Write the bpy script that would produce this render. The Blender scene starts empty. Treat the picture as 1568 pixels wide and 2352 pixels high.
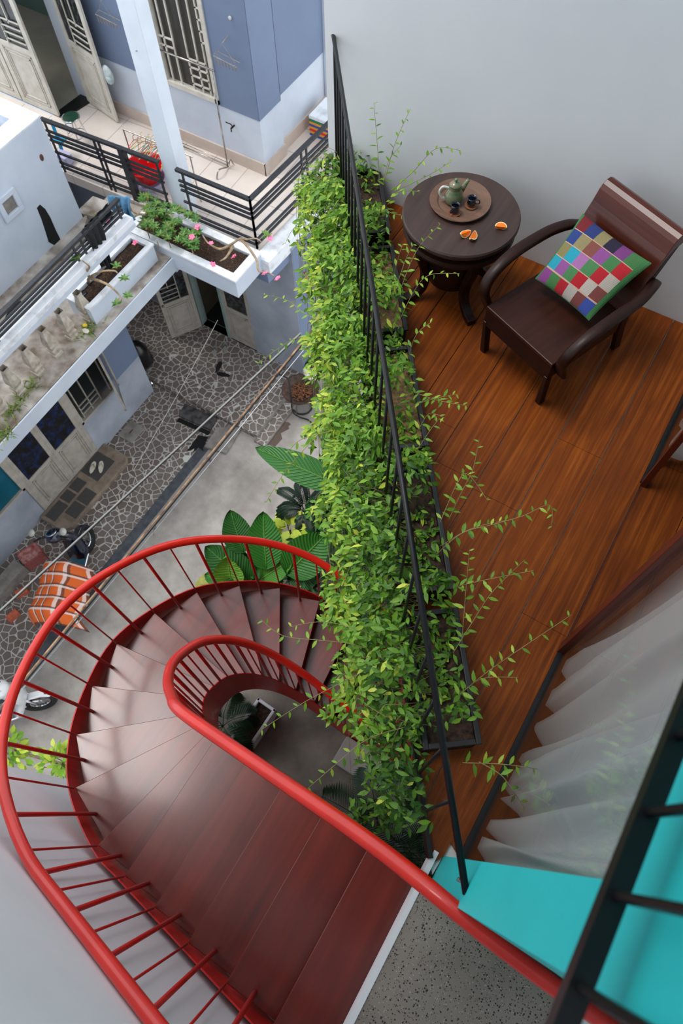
import bpy, math, random
from mathutils import Vector, Matrix
random.seed(7)
C = bpy.context.scene
COL = C.collection
R = math.radians
# ------------------------------------------------------------------ camera
F, PITCH, YAW, ROLL, H = 1600.0, R(64.61), R(32.99), R(-1.70), 3.5
hd = Vector((-math.sin(YAW), math.cos(YAW), 0)); rt0 = Vector((math.cos(YAW), math.sin(YAW), 0)); up0 = Vector((0, 0, 1))
FW = hd*math.cos(PITCH) - up0*math.sin(PITCH); u0 = hd*math.sin(PITCH) + up0*math.cos(PITCH)
RT = rt0*math.cos(ROLL) + u0*math.sin(ROLL); UP = -rt0*math.sin(ROLL) + u0*math.cos(ROLL)
cd = bpy.data.cameras.new('camera'); cam = bpy.data.objects.new('camera', cd); COL.objects.link(cam)
m = Matrix((RT, UP, -FW)).transposed().to_4x4(); m.translation = Vector((0, 0, H)); cam.matrix_world = m
cd.sensor_fit = 'VERTICAL'; cd.sensor_height = 36; cd.sensor_width = 24; cd.lens = F/2352*36
cd.clip_start = .05; cd.clip_end = 200
cd.dof.use_dof = True; cd.dof.focus_distance = 4.0; cd.dof.aperture_fstop = 3.2
C.camera = cam
# ------------------------------------------------------------------ light
SKY, SKYC = 0.92, (0.91, 0.955, 1.0)
w = bpy.data.worlds.new('overcast_sky'); C.world = w; w.use_nodes = True
bg = w.node_tree.nodes['Background']; bg.inputs[0].default_value = (*SKYC, 1); bg.inputs[1].default_value = SKY
sl = bpy.data.lights.new('sun', 'SUN'); sun = bpy.data.objects.new('sun', sl); COL.objects.link(sun)
sl.energy = 1.0; sl.angle = R(22); sl.color = (1, .97, .93)
sun.rotation_euler = Vector((0.42, 0.16, -1)).to_track_quat('-Z', 'Y').to_euler()
C.view_settings.view_transform = 'Standard'; C.view_settings.look = 'None'
C.view_settings.exposure = 0.85; C.view_settings.gamma = 1; C.view_settings.use_curve_mapping = False

def P(x, y, z):                                   # where the sight line through a photo point meets height z
    d = RT*(x-784) + UP*(1176-y) + FW*F
    t = (H-z)/-d.z
    return Vector((d.x*t, d.y*t, z))
def PX(x, y, X):
    d = RT*(x-784) + UP*(1176-y) + FW*F; t = X/d.x
    return Vector((X, d.y*t, H+d.z*t))
def PY(x, y, Y):
    d = RT*(x-784) + UP*(1176-y) + FW*F; t = Y/d.y
    return Vector((d.x*t, Y, H+d.z*t))
# ------------------------------------------------------------------ materials
def srgb(c):
    f = lambda v: v/12.92 if v <= .04045 else ((v+.055)/1.055)**2.4
    return tuple(f(v/255) for v in c)
def newmat(name):
    m = bpy.data.materials.new(name); m.use_nodes = True
    nt = m.node_tree; b = nt.nodes['Principled BSDF']
    return m, nt, b
def N(nt, t, **k):
    n = nt.nodes.new(t)
    for a, v in k.items(): setattr(n, a, v)
    return n
def coords(nt, scale=(1, 1, 1), rot=(0, 0, 0), world=True):
    if world: t = N(nt, 'ShaderNodeNewGeometry'); o = t.outputs['Position']
    else: t = N(nt, 'ShaderNodeTexCoord'); o = t.outputs['Object']
    mp = N(nt, 'ShaderNodeMapping'); mp.inputs['Scale'].default_value = scale; mp.inputs['Rotation'].default_value = rot
    nt.links.new(o, mp.inputs[0]); return mp.outputs[0]
def ramp(nt, fac, stops):
    r = N(nt, 'ShaderNodeValToRGB'); e = r.color_ramp.elements
    while len(e) < len(stops): e.new(.5)
    for i, (p, c) in enumerate(stops): e[i].position = p; e[i].color = (*c, 1)
    nt.links.new(fac, r.inputs[0]); return r.outputs[0]
def noise(nt, v, scale, detail=4, rough=.55, dist=0):
    n = N(nt, 'ShaderNodeTexNoise'); n.inputs['Scale'].default_value = scale; n.inputs['Detail'].default_value = detail
    n.inputs['Roughness'].default_value = rough; n.inputs['Distortion'].default_value = dist
    nt.links.new(v, n.inputs['Vector']); return n.outputs[0]
def mix(nt, fac, a, b, mode='MIX'):
    n = N(nt, 'ShaderNodeMix', data_type='RGBA', blend_type=mode)
    for s, v in ((0, fac), (6, a), (7, b)):
        if isinstance(v, (int, float)): n.inputs[s].default_value = v
        elif isinstance(v, tuple): n.inputs[s].default_value = (*v, 1)
        else: nt.links.new(v, n.inputs[s])
    return n.outputs[2]
def math_(nt, op, a, b=None):
    n = N(nt, 'ShaderNodeMath', operation=op)
    for s, v in ((0, a), (1, b)):
        if v is None: continue
        if isinstance(v, (int, float)): n.inputs[s].default_value = v
        else: nt.links.new(v, n.inputs[s])
    return n.outputs[0]
def bump(nt, b, h, strength=.3, dist=.01):
    n = N(nt, 'ShaderNodeBump'); n.inputs['Strength'].default_value = strength; n.inputs['Distance'].default_value = dist
    nt.links.new(h, n.inputs['Height']); nt.links.new(n.outputs[0], b.inputs['Normal'])
def M(name, col, rough=.6, metal=0, col2=None, scale=4, stretch=(1, 1, 1), lo=.35, hi=.65, bmp=0, bscale=60, coat=0, spec=.5, world=True, detail=5):
    m, nt, b = newmat(name); c = srgb(col)
    b.inputs['Roughness'].default_value = rough; b.inputs['Metallic'].default_value = metal
    b.inputs['Coat Weight'].default_value = coat; b.inputs['Specular IOR Level'].default_value = spec
    v = coords(nt, stretch, world=world)
    c2 = srgb(col2) if col2 else tuple(x*.86 for x in c)
    nt.links.new(ramp(nt, noise(nt, v, scale, detail), [(lo, c2), (hi, c)]), b.inputs['Base Color'])
    if bmp: bump(nt, b, noise(nt, v, bscale, 3), bmp, .004)
    return m
def wood(name, c1, c2, rough, axis='Y', coat=0, scale=1, spec=.5, world=True, rot=0):
    m, nt, b = newmat(name)
    st = {'Y': (30*scale, 1.6*scale, 30*scale), 'X': (1.6*scale, 30*scale, 30*scale), 'Z': (30*scale, 30*scale, 1.6*scale)}[axis]
    v = coords(nt, (1, 1, 1), (0, 0, rot), world); mp = N(nt, 'ShaderNodeMapping'); mp.inputs['Scale'].default_value = st; nt.links.new(v, mp.inputs[0])
    n1 = noise(nt, mp.outputs[0], 1, 6, .6, .6); n2 = noise(nt, v, 1.4, 3)
    k = mix(nt, .45, n1, n2)
    nt.links.new(ramp(nt, k, [(.34, srgb(c1)), (.68, srgb(c2))]), b.inputs['Base Color'])
    b.inputs['Roughness'].default_value = rough; b.inputs['Coat Weight'].default_value = coat; b.inputs['Coat Roughness'].default_value = .12
    b.inputs['Specular IOR Level'].default_value = spec
    bump(nt, b, n1, .08, .002); return m
def leafmat(name, dark, mid, light, rough=.45, tr=.25):
    m, nt, b = newmat(name)
    a = N(nt, 'ShaderNodeAttribute', attribute_name='tone')
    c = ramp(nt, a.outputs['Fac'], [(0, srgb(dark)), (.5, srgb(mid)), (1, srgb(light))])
    nt.links.new(c, b.inputs['Base Color']); b.inputs['Roughness'].default_value = rough; b.inputs['Specular IOR Level'].default_value = .35
    t = N(nt, 'ShaderNodeBsdfTranslucent'); nt.links.new(c, t.inputs[0])
    x = N(nt, 'ShaderNodeMixShader'); x.inputs[0].default_value = tr
    nt.links.new(b.outputs[0], x.inputs[1]); nt.links.new(t.outputs[0], x.inputs[2])
    nt.links.new(x.outputs[0], nt.nodes['Material Output'].inputs[0]); return m

MAT = {}
MAT['white_wall'] = M('white_plaster', (226, 227, 230), .75, col2=(219, 220, 224), scale=1.3, bmp=.06, bscale=9)
MAT['blue_light'] = M('pale_blue_plaster', (205, 214, 226), .8, col2=(190, 200, 214), scale=1.5, bmp=.08, bscale=12)
MAT['blue_dark'] = M('slate_blue_plaster', (118, 134, 162), .8, col2=(112, 127, 154), scale=1.2, bmp=.06, bscale=12)
MAT['beige_tile'] = None
MAT['teal'] = M('teal_paint', (28, 190, 190), .55, col2=(24, 182, 184), scale=2, bmp=.05, bscale=10)
MAT['red'] = M('red_paint', (212, 34, 18), .32, col2=(198, 28, 14), scale=6, coat=.3, bmp=.02)
MAT['red_dark'] = M('red_plate_paint', (196, 26, 20), .42, col2=(176, 20, 16), scale=5, coat=.1)
MAT['black'] = M('black_steel', (18, 18, 21), .4, col2=(12, 12, 14), scale=8, spec=.35)
MAT['black_rail'] = M('black_rail_paint', (46, 48, 54), .5, col2=(28, 30, 34), scale=20, lo=.3, hi=.6)
MAT['dark_plastic'] = M('black_plastic', (24, 25, 27), .5, col2=(16, 16, 18), scale=10, bmp=.1)
MAT['furn'] = wood('dark_rosewood', (18, 7, 5), (48, 19, 12), .45, 'Y', .05, .8, spec=.25, world=False)
MAT['furn_x'] = wood('dark_rosewood_back', (48, 16, 9), (96, 40, 24), .32, 'X', .2, .8, spec=.35, world=False)
MAT['seatw'] = wood('seat_board_wood', (26, 10, 6), (64, 28, 17), .42, 'Y', .05, .9, spec=.25, world=False)
MAT['tabletop'] = wood('table_top_wood', (40, 26, 24), (74, 52, 46), .5, 'Y', .1, .7)
MAT['tray'] = wood('tray_wood', (84, 60, 48), (128, 94, 76), .6, 'X', 0, 1)
MAT['tread'] = wood('polished_red_wood', (74, 16, 9), (122, 34, 18), .28, 'Y', .28, .5, spec=.5)
MAT['jamb'] = wood('mahogany_frame', (60, 16, 8), (96, 30, 14), .4, 'Z', .15, .6)
MAT['glazed_green'] = M('green_glaze', (60, 112, 78), .2, col2=(128, 112, 84), scale=22, stretch=(1, 1, 3), coat=.5, world=False)
MAT['glazed_blue'] = M('dark_blue_glaze', (16, 24, 44), .15, col2=(10, 14, 24), scale=20, coat=.6)
MAT['terracotta'] = M('brown_clay', (142, 84, 56), .6, scale=20)
MAT['handle_white'] = M('white_glaze', (206, 206, 200), .3, coat=.3)
MAT['soil'] = M('potting_soil', (74, 52, 38), .95, col2=(28, 20, 16), scale=45, bmp=.8, bscale=70)
MAT['coir'] = M('coir_fibre', (142, 112, 78), .95, col2=(98, 74, 50), scale=50, bmp=.8, bscale=90)
MAT['vine'] = leafmat('vine_leaf', (52, 92, 32), (116, 164, 48), (206, 216, 84))
MAT['stem'] = M('vine_stem', (150, 140, 92), .7, col2=(120, 108, 70), scale=12)
MAT['bigleaf'] = leafmat('broad_leaf', (18, 66, 24), (44, 116, 36), (110, 160, 50), .35, .15)
def veins(m):
    nt = m.node_tree; u = N(nt, 'ShaderNodeUVMap'); s = N(nt, 'ShaderNodeSeparateXYZ'); nt.links.new(u.outputs[0], s.inputs[0])
    k = math_(nt, 'SINE', math_(nt, 'MULTIPLY', math_(nt, 'SUBTRACT', s.outputs[0], math_(nt, 'MULTIPLY', s.outputs[1], .22)), 110.0))
    mid = math_(nt, 'LESS_THAN', s.outputs[1], .05); r = [n for n in nt.nodes if n.type == 'VALTORGB'][0]
    f = math_(nt, 'MULTIPLY', math_(nt, 'MAXIMUM', math_(nt, 'MULTIPLY', math_(nt, 'POWER', math_(nt, 'MULTIPLY', math_(nt, 'ADD', k, 1.0), .5), 4.0), .16), math_(nt, 'MULTIPLY', mid, .7)), 1.0)
    o = mix(nt, f, r.outputs[0], srgb((130, 176, 90)))
    for l in list(r.outputs[0].links):
        if l.to_node.type in ('BSDF_PRINCIPLED', 'BSDF_TRANSLUCENT'): nt.links.new(o, l.to_socket)
    bump(nt, nt.nodes['Principled BSDF'], k, .5, .006)
MAT['bigplain'] = leafmat('shrub_leaf', (18, 60, 24), (44, 116, 36), (110, 160, 50), .4, .15)
veins(MAT['bigleaf'])
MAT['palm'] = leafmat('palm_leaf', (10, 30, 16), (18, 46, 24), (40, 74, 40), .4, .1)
MAT['succ'] = leafmat('succulent_leaf', (52, 96, 44), (94, 138, 64), (150, 120, 60), .45, .15)
MAT['petal'] = M('pink_petal', (236, 84, 140), .5, col2=(250, 150, 180), scale=60)
MAT['bark'] = M('grey_bark', (170, 150, 124), .85, col2=(126, 106, 82), scale=18)
MAT['grass'] = leafmat('grass_blade', (70, 96, 40), (120, 150, 60), (170, 170, 90))
MAT['white_metal'] = M('cream_metal_paint', (214, 210, 200), .5, col2=(196, 190, 178), scale=7)
MAT['white_metal2'] = M('grey_cream_metal_paint', (186, 180, 170), .55, col2=(164, 158, 148), scale=7)
MAT['dark_glass'] = M('dark_patterned_glass', (14, 44, 96), .15, col2=(8, 10, 12), scale=9, lo=.45, hi=.75)
MAT['brown_glass'] = M('brown_net_curtain', (84, 80, 72), .3, col2=(54, 52, 48), scale=3, stretch=(1, 1, .3))
MAT['leaf_glass'] = M('leaf_patterned_glass', (60, 66, 72), .2, col2=(16, 18, 20), scale=16, lo=.45, hi=.6)
MAT['teal_blind'] = M('teal_window_film', (10, 104, 128), .35, col2=(6, 84, 104), scale=2)
MAT['steel'] = M('stainless_steel', (190, 186, 180), .25, 1, col2=(150, 146, 140), scale=10)
MAT['chrome'] = M('chrome', (220, 222, 226), .12, 1, scale=10)
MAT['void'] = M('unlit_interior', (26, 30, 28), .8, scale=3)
MAT['mould'] = M('black_mould', (12, 12, 11), .9, scale=20)
MAT['concrete_old'] = M('weathered_concrete', (188, 182, 174), .95, col2=(112, 98, 86), scale=3.5, lo=.34, hi=.66, detail=9, bmp=.6, bscale=30)
MAT['coping'] = M('stained_white_coping', (232, 236, 242), .85, col2=(190, 192, 194), scale=6, lo=.25, hi=.5, bmp=.2, bscale=30)
MAT['stone_base'] = M('grey_cement', (150, 146, 140), .9, col2=(120, 114, 108), scale=6, bmp=.3)
MAT['rubber'] = M('black_rubber', (18, 18, 19), .7, scale=20)
MAT['brick'] = M('orange_brick', (206, 110, 80), .85, col2=(180, 86, 60), scale=20, bmp=.2)
MAT['cream'] = M('cream_foam', (226, 222, 208), .8, col2=(206, 200, 184), scale=12)
MAT['redplastic'] = M('red_plastic', (222, 20, 28), .35, scale=8)
MAT['blueplastic'] = M('blue_plastic', (40, 160, 205), .4, scale=8)
MAT['lilac'] = M('lilac_plastic', (190, 190, 226), .4, scale=8)
MAT['denim'] = M('blue_denim', (92, 142, 176), .95, col2=(66, 112, 146), scale=14, bmp=.4, bscale=40)
MAT['denim_pale'] = M('pale_grey_cloth', (196, 208, 220), .95, col2=(160, 174, 190), scale=14, bmp=.3)
MAT['blackcloth'] = M('black_cloth', (34, 34, 38), .95, col2=(20, 20, 22), scale=25, bmp=.4)
MAT['tealcloth'] = M('teal_cloth', (80, 190, 205), .9, col2=(50, 150, 170), scale=14)
MAT['orange_flesh'] = M('orange_flesh', (246, 130, 20), .35, col2=(236, 108, 10), scale=60, coat=.3)
MAT['orange_pith'] = M('orange_pith', (250, 226, 170), .6, scale=60)
MAT['orange_rind'] = M('green_orange_rind', (90, 110, 40), .5, col2=(170, 110, 30), scale=30)
MAT['navy'] = M('navy_bodywork', (14, 26, 56), .18, coat=.8, col2=(8, 12, 26), scale=4)
MAT['bikeblack'] = M('black_bodywork', (10, 11, 14), .3, coat=.4, scale=4)
MAT['bikewhite'] = M('white_bodywork', (226, 228, 230), .25, coat=.6, scale=4)
MAT['redcrate'] = M('worn_red_crate', (176, 74, 70), .6, col2=(150, 110, 104), scale=14)
MAT['bamboo'] = M('old_bamboo', (176, 142, 108), .7, col2=(110, 80, 60), scale=9)
MAT['cable'] = M('grey_cable', (150, 150, 146), .6, scale=9)
MAT['cableblack'] = M('black_cable', (26, 26, 28), .6, scale=9)
MAT['dish'] = M('rusty_wok', (96, 74, 62), .6, .4, col2=(60, 44, 38), scale=12)
MAT['nuts'] = M('dry_brown_husk', (150, 98, 62), .85, col2=(86, 52, 32), scale=50, bmp=.6)
MAT['drytan'] = M('dry_palm_sheath', (140, 92, 64), .9, col2=(96, 62, 42), scale=20)
MAT['doormat'] = M('black_threshold_stone', (14, 14, 14), .5, scale=9)
MAT['pinkcloth'] = M('pale_door_panel', (176, 196, 190), .6, scale=4)
MAT['clearbag'] = M('white_plastic_bag', (220, 224, 226), .4, col2=(150, 176, 176), scale=9)
MAT['rust'] = M('rusty_latch', (96, 60, 44), .8, scale=20)
MAT['cbal'] = M('cream_baluster', (196, 188, 174), .9, col2=(158, 148, 134), scale=12); MAT['lit'] = M('dry_litter', (136, 108, 74), 1.0, spec=0, col2=(96, 70, 46), scale=30); MAT['slt'] = M('slate', (74, 72, 72), .8, scale=20)
MAT['strip_slate'] = M('dark_slate_strip', (84, 88, 94), .85, col2=(62, 66, 72), scale=9)

def special():
    # long deck boards
    m, nt, b = newmat('varnished_deck_boards'); g = N(nt, 'ShaderNodeNewGeometry'); s = N(nt, 'ShaderNodeSeparateXYZ'); nt.links.new(g.outputs[0], s.inputs[0])
    bi = math_(nt, 'FLOOR', math_(nt, 'DIVIDE', math_(nt, 'ADD', s.outputs[0], 10*.265+.075), .265))
    wn = N(nt, 'ShaderNodeTexWhiteNoise', noise_dimensions='1D'); nt.links.new(bi, wn.inputs['W'])
    cm = N(nt, 'ShaderNodeCombineXYZ'); nt.links.new(math_(nt, 'MULTIPLY', s.outputs[0], 34), cm.inputs[0])
    nt.links.new(math_(nt, 'ADD', math_(nt, 'MULTIPLY', s.outputs[1], 1.3), math_(nt, 'MULTIPLY', wn.outputs[0], 40)), cm.inputs[1])
    n1 = noise(nt, cm.outputs[0], 1, 6, .62, 1.0)
    k = mix(nt, .35, n1, noise(nt, g.outputs[0], 1.6, 3))
    c = ramp(nt, k, [(.28, srgb((60, 24, 4))), (.5, srgb((114, 54, 9))), (.74, srgb((158, 86, 22)))])
    hs = N(nt, 'ShaderNodeHueSaturation'); nt.links.new(c, hs.inputs['Color']); nt.links.new(math_(nt, 'ADD', math_(nt, 'MULTIPLY', wn.outputs[0], .35), .82), hs.inputs['Value'])
    nt.links.new(hs.outputs[0], b.inputs['Base Color']); b.inputs['Roughness'].default_value = .5; b.inputs['Specular IOR Level'].default_value = .18
    bump(nt, b, n1, .1, .002); MAT['deck'] = m
    # crazy paving
    m, nt, b = newmat('crazy_paving'); v = coords(nt, (1, 1, 1)); d = noise(nt, v, 3, 2)
    vo = N(nt, 'ShaderNodeTexVoronoi', feature='DISTANCE_TO_EDGE'); vo.inputs['Scale'].default_value = 8.2; nt.links.new(v, vo.inputs['Vector'])
    vc = N(nt, 'ShaderNodeTexVoronoi'); vc.inputs['Scale'].default_value = 8.2; nt.links.new(v, vc.inputs['Vector'])
    st = mix(nt, vc.outputs['Distance'], srgb((138, 130, 124)), srgb((116, 108, 102)))
    st = mix(nt, noise(nt, v, 1.6, 4), st, srgb((104, 92, 84)))
    sp = N(nt, 'ShaderNodeSeparateColor'); nt.links.new(vc.outputs['Color'], sp.inputs[0])
    st = mix(nt, math_(nt, 'MULTIPLY', sp.outputs[0], .55), st, srgb((100, 86, 78)))
    gr = ramp(nt, vo.outputs[0], [(.025, (1, 1, 1)), (.065, (0, 0, 0))])
    col = mix(nt, gr, st, mix(nt, noise(nt, v, .9, 3), srgb((226, 224, 220)), srgb((160, 152, 144))))
    nt.links.new(col, b.inputs['Base Color']); b.inputs['Roughness'].default_value = .75; MAT['paving'] = m
    # street concrete
    m, nt, b = newmat('street_concrete'); v = coords(nt)
    c = ramp(nt, noise(nt, v, 2.2, 7, .65), [(.3, srgb((132, 126, 120))), (.7, srgb((176, 170, 164)))])
    c = mix(nt, ramp(nt, noise(nt, v, .7, 4), [(.52, (0, 0, 0)), (.75, (.4, .4, .4))]), c, srgb((104, 96, 88)))
    nt.links.new(c, b.inputs['Base Color']); b.inputs['Roughness'].default_value = .9; bump(nt, b, noise(nt, v, 40, 3), .15, .003); MAT['street'] = m
    # terrazzo
    m, nt, b = newmat('terrazzo'); v = coords(nt)
    c = ramp(nt, noise(nt, v, 3, 4), [(.3, srgb((124, 114, 104))), (.7, srgb((146, 136, 126)))])
    for sc, colr, th, seed in ((95, (34, 32, 32), .22, 0), (150, (50, 48, 46), .2, 5), (120, (206, 196, 186), .12, 9)):
        vv = coords(nt, (1, 1, 1)); mp = N(nt, 'ShaderNodeMapping'); mp.inputs['Location'].default_value = (seed, seed*2, 0); nt.links.new(vv, mp.inputs[0])
        vo = N(nt, 'ShaderNodeTexVoronoi'); vo.inputs['Scale'].default_value = sc; nt.links.new(mp.outputs[0], vo.inputs['Vector'])
        sp = N(nt, 'ShaderNodeSeparateColor'); nt.links.new(vo.outputs['Color'], sp.inputs[0])
        on = math_(nt, 'MULTIPLY', math_(nt, 'LESS_THAN', sp.outputs[0], .3), math_(nt, 'LESS_THAN', vo.outputs['Distance'], th*1.6))
        c = mix(nt, on, c, srgb(colr))
    nt.links.new(c, b.inputs['Base Color']); b.inputs['Roughness'].default_value = .45; MAT['terrazzo'] = m
    # balcony tiles
    m, nt, b = newmat('beige_floor_tiles'); v = coords(nt, (1, 1, 1), (0, 0, R(-3)))
    br = N(nt, 'ShaderNodeTexBrick'); br.offset = 0; br.inputs['Scale'].default_value = 1; br.inputs['Brick Width'].default_value = .6; br.inputs['Row Height'].default_value = .6; br.inputs['Mortar Size'].default_value = .005
    nt.links.new(v, br.inputs['Vector']); br.inputs['Mortar'].default_value = (*srgb((150, 134, 122)), 1)
    c = ramp(nt, noise(nt, v, 1.5, 4), [(.3, srgb((206, 194, 184))), (.7, srgb((222, 212, 204)))])
    nt.links.new(c, br.inputs['Color1']); nt.links.new(c, br.inputs['Color2'])
    nt.links.new(br.outputs[0], b.inputs['Base Color']); b.inputs['Roughness'].default_value = .35; MAT['beige_tile'] = m
    # window glass and sheer cloth
    m, nt, b = newmat('clear_glass'); nt.nodes.remove(b)
    tr = N(nt, 'ShaderNodeBsdfTransparent'); tr.inputs[0].default_value = (.96, .98, .97, 1); gl = N(nt, 'ShaderNodeBsdfGlossy'); gl.inputs['Roughness'].default_value = .0
    fr = N(nt, 'ShaderNodeFresnel'); fr.inputs[0].default_value = 1.3; x = N(nt, 'ShaderNodeMixShader')
    nt.links.new(math_(nt, 'MULTIPLY', fr.outputs[0], .6), x.inputs[0]); nt.links.new(tr.outputs[0], x.inputs[1]); nt.links.new(gl.outputs[0], x.inputs[2]); nt.links.new(x.outputs[0], nt.nodes['Material Output'].inputs[0]); MAT['glass'] = m
    m, nt, b = newmat('sheer_white_curtain'); b.inputs['Base Color'].default_value = (.93, .93, .95, 1); b.inputs['Roughness'].default_value = .9
    tl = N(nt, 'ShaderNodeBsdfTranslucent'); tl.inputs[0].default_value = (.95, .95, .97, 1); x1 = N(nt, 'ShaderNodeMixShader'); x1.inputs[0].default_value = .2
    nt.links.new(b.outputs[0], x1.inputs[1]); nt.links.new(tl.outputs[0], x1.inputs[2])
    tr = N(nt, 'ShaderNodeBsdfTransparent'); x2 = N(nt, 'ShaderNodeMixShader'); x2.inputs[0].default_value = .05
    nt.links.new(x1.outputs[0], x2.inputs[1]); nt.links.new(tr.outputs[0], x2.inputs[2]); nt.links.new(x2.outputs[0], nt.nodes['Material Output'].inputs[0]); MAT['sheer'] = m
    # plaid cloth (object space)
    m, nt, b = newmat('orange_plaid_cloth'); t = N(nt, 'ShaderNodeTexCoord'); s = N(nt, 'ShaderNodeSeparateXYZ'); nt.links.new(t.outputs['UV'], s.inputs[0])
    c = srgb((222, 102, 40)); 
    for ax in (0, 1):
        f = math_(nt, 'FRACT', math_(nt, 'MULTIPLY', s.outputs[ax], 6))
        lo = math_(nt, 'LESS_THAN', f, .14); mid = math_(nt, 'MULTIPLY', math_(nt, 'GREATER_THAN', f, .14), math_(nt, 'LESS_THAN', f, .30))
        c = mix(nt, math_(nt, 'MULTIPLY', lo, .75), c, srgb((70, 56, 54))); c = mix(nt, math_(nt, 'MULTIPLY', mid, .7), c, srgb((236, 226, 220)))
    nt.links.new(c, b.inputs['Base Color']); b.inputs['Roughness'].default_value = .9; MAT['plaid'] = m
special()
# ------------------------------------------------------------------ mesh helpers
class MB:
    def __init__(s, T=None): s.v = []; s.f = []; s.mi = []; s.tone = []; s.T = T; s.uv = None; s.m = 0; s.t = .5
    def add(s, vs, fs):
        n = len(s.v)
        for p in vs:
            p = Vector(p); s.v.append(tuple(s.T(p) if s.T else p)); s.tone.append(s.t)
        for f in fs: s.f.append(tuple(i+n for i in f)); s.mi.append(s.m)
    def box(s, x0, x1, y0, y1, z0, z1):
        s.add([(x0, y0, z0), (x1, y0, z0), (x1, y1, z0), (x0, y1, z0), (x0, y0, z1), (x1, y0, z1), (x1, y1, z1), (x0, y1, z1)],
              [(0, 3, 2, 1), (4, 5, 6, 7), (0, 1, 5, 4), (1, 2, 6, 5), (2, 3, 7, 6), (3, 0, 4, 7)])
    def beam(s, a, b, w, h, up=Vector((0, 0, 1))):
        a, b = Vector(a), Vector(b); d = (b-a).normalized(); r = d.cross(up).normalized()*w/2; u = r.cross(d).normalized()*h/2
        s.add([a-r-u, a+r-u, a+r+u, a-r+u, b-r-u, b+r-u, b+r+u, b-r+u], [(0, 1, 2, 3), (7, 6, 5, 4), (0, 4, 5, 1), (1, 5, 6, 2), (2, 6, 7, 3), (3, 7, 4, 0)])
    def ring(s, x0, x1, y0, y1, t, z0, z1):
        for a in ((x0, x1, y0, y0+t), (x0, x1, y1-t, y1), (x0, x0+t, y0+t, y1-t), (x1-t, x1, y0+t, y1-t)): s.box(*a, z0, z1)
    def prism(s, poly, z0, z1):
        n = len(poly)
        s.add([(x, y, z0) for x, y in poly]+[(x, y, z1) for x, y in poly],
              [tuple(range(n-1, -1, -1)), tuple(range(n, 2*n))]+[(i, (i+1) % n, n+(i+1) % n, n+i) for i in range(n)])
    def tube(s, pts, r, n=8, closed=False, cap=True, flat=1):
        pts = [Vector(p) for p in pts]; k = len(pts); rs = r if isinstance(r, (list, tuple)) else [r]*k
        t0 = (pts[1]-pts[0]).normalized(); ref = Vector((0, 0, 1)) if abs(t0.z) < .9 else Vector((1, 0, 0))
        nx = t0.cross(ref).normalized(); vs = []
        for i in range(k):
            if closed: t = (pts[(i+1) % k]-pts[i-1]).normalized()
            else: t = (pts[min(i+1, k-1)]-pts[max(i-1, 0)]).normalized()
            nx = (nx - t*nx.dot(t)).normalized(); ny = t.cross(nx)
            for j in range(n):
                a = 2*math.pi*j/n; vs.append(pts[i]+nx*math.cos(a)*rs[i]+ny*math.sin(a)*rs[i]*flat)
        fs = []
        for i in range(k if closed else k-1):
            for j in range(n):
                a, b = i*n+j, i*n+(j+1) % n; c, d = ((i+1) % k)*n+(j+1) % n, ((i+1) % k)*n+j
                fs.append((a, b, c, d))
        if cap and not closed: fs += [tuple(range(n-1, -1, -1)), tuple((k-1)*n+j for j in range(n))]
        s.add(vs, fs)
    def lathe(s, prof, c=(0, 0, 0), n=32, axis=None):
        c = Vector(c); vs = []; fs = []; k = len(prof)
        for r, z in prof:
            for j in range(n):
                a = 2*math.pi*j/n; q = Vector((r*math.cos(a), r*math.sin(a), z))
                if axis is not None: q = Vector(axis).to_track_quat('Z', 'Y') @ q
                vs.append(c+q)
        for i in range(k-1):
            for j in range(n): fs.append((i*n+j, i*n+(j+1) % n, (i+1)*n+(j+1) % n, (i+1)*n+j))
        fs += [tuple(range(n-1, -1, -1)), tuple((k-1)*n+j for j in range(n))]
        s.add(vs, fs)
    def ball(s, c, rx, ry, rz, n=12, k=8):
        s.lathe_raw([(math.sin(math.pi*i/k), -math.cos(math.pi*i/k)) for i in range(k+1)], c, (rx, ry, rz), n)
    def lathe_raw(s, prof, c, sc, n):
        c = Vector(c); vs = []; fs = []; k = len(prof)
        for r, z in prof:
            r = max(r, .001)
            for j in range(n):
                a = 2*math.pi*j/n; vs.append(c+Vector((r*math.cos(a)*sc[0], r*math.sin(a)*sc[1], z*sc[2])))
        for i in range(k-1):
            for j in range(n): fs.append((i*n+j, i*n+(j+1) % n, (i+1)*n+(j+1) % n, (i+1)*n+j))
        s.add(vs, fs)
    def leaf(s, b, d, nrm, L, W, tone=.5, bend=.25, fold=.25, seg=3):
        b = Vector(b); d = Vector(d).normalized(); side = d.cross(Vector(nrm))
        if side.length < 1e-4: side = d.cross(Vector((1, .3, 0)))
        side.normalize(); nn = side.cross(d).normalized(); s.t = tone; vs = [b]; 
        for i in range(1, seg+1):
            t = i/(seg+1); wv = W/2*math.sin(math.pi*min(1, t**.8))**.9
            c = b+d*(L*t)-nn*(bend*L*t*t)
            vs += [c-side*wv+nn*fold*wv, c, c+side*wv+nn*fold*wv]
        vs.append(b+d*L*.97-nn*(bend*L))
        fs = [(0, 2, 1), (0, 3, 2)]
        for i in range(seg-1):
            a = 1+3*i; fs += [(a, a+1, a+4, a+3), (a+1, a+2, a+5, a+4)]
        a = 1+3*(seg-1); e = len(vs)-1; fs += [(a, a+1, e), (a+1, a+2, e)]
        s.add(vs, fs)
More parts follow.
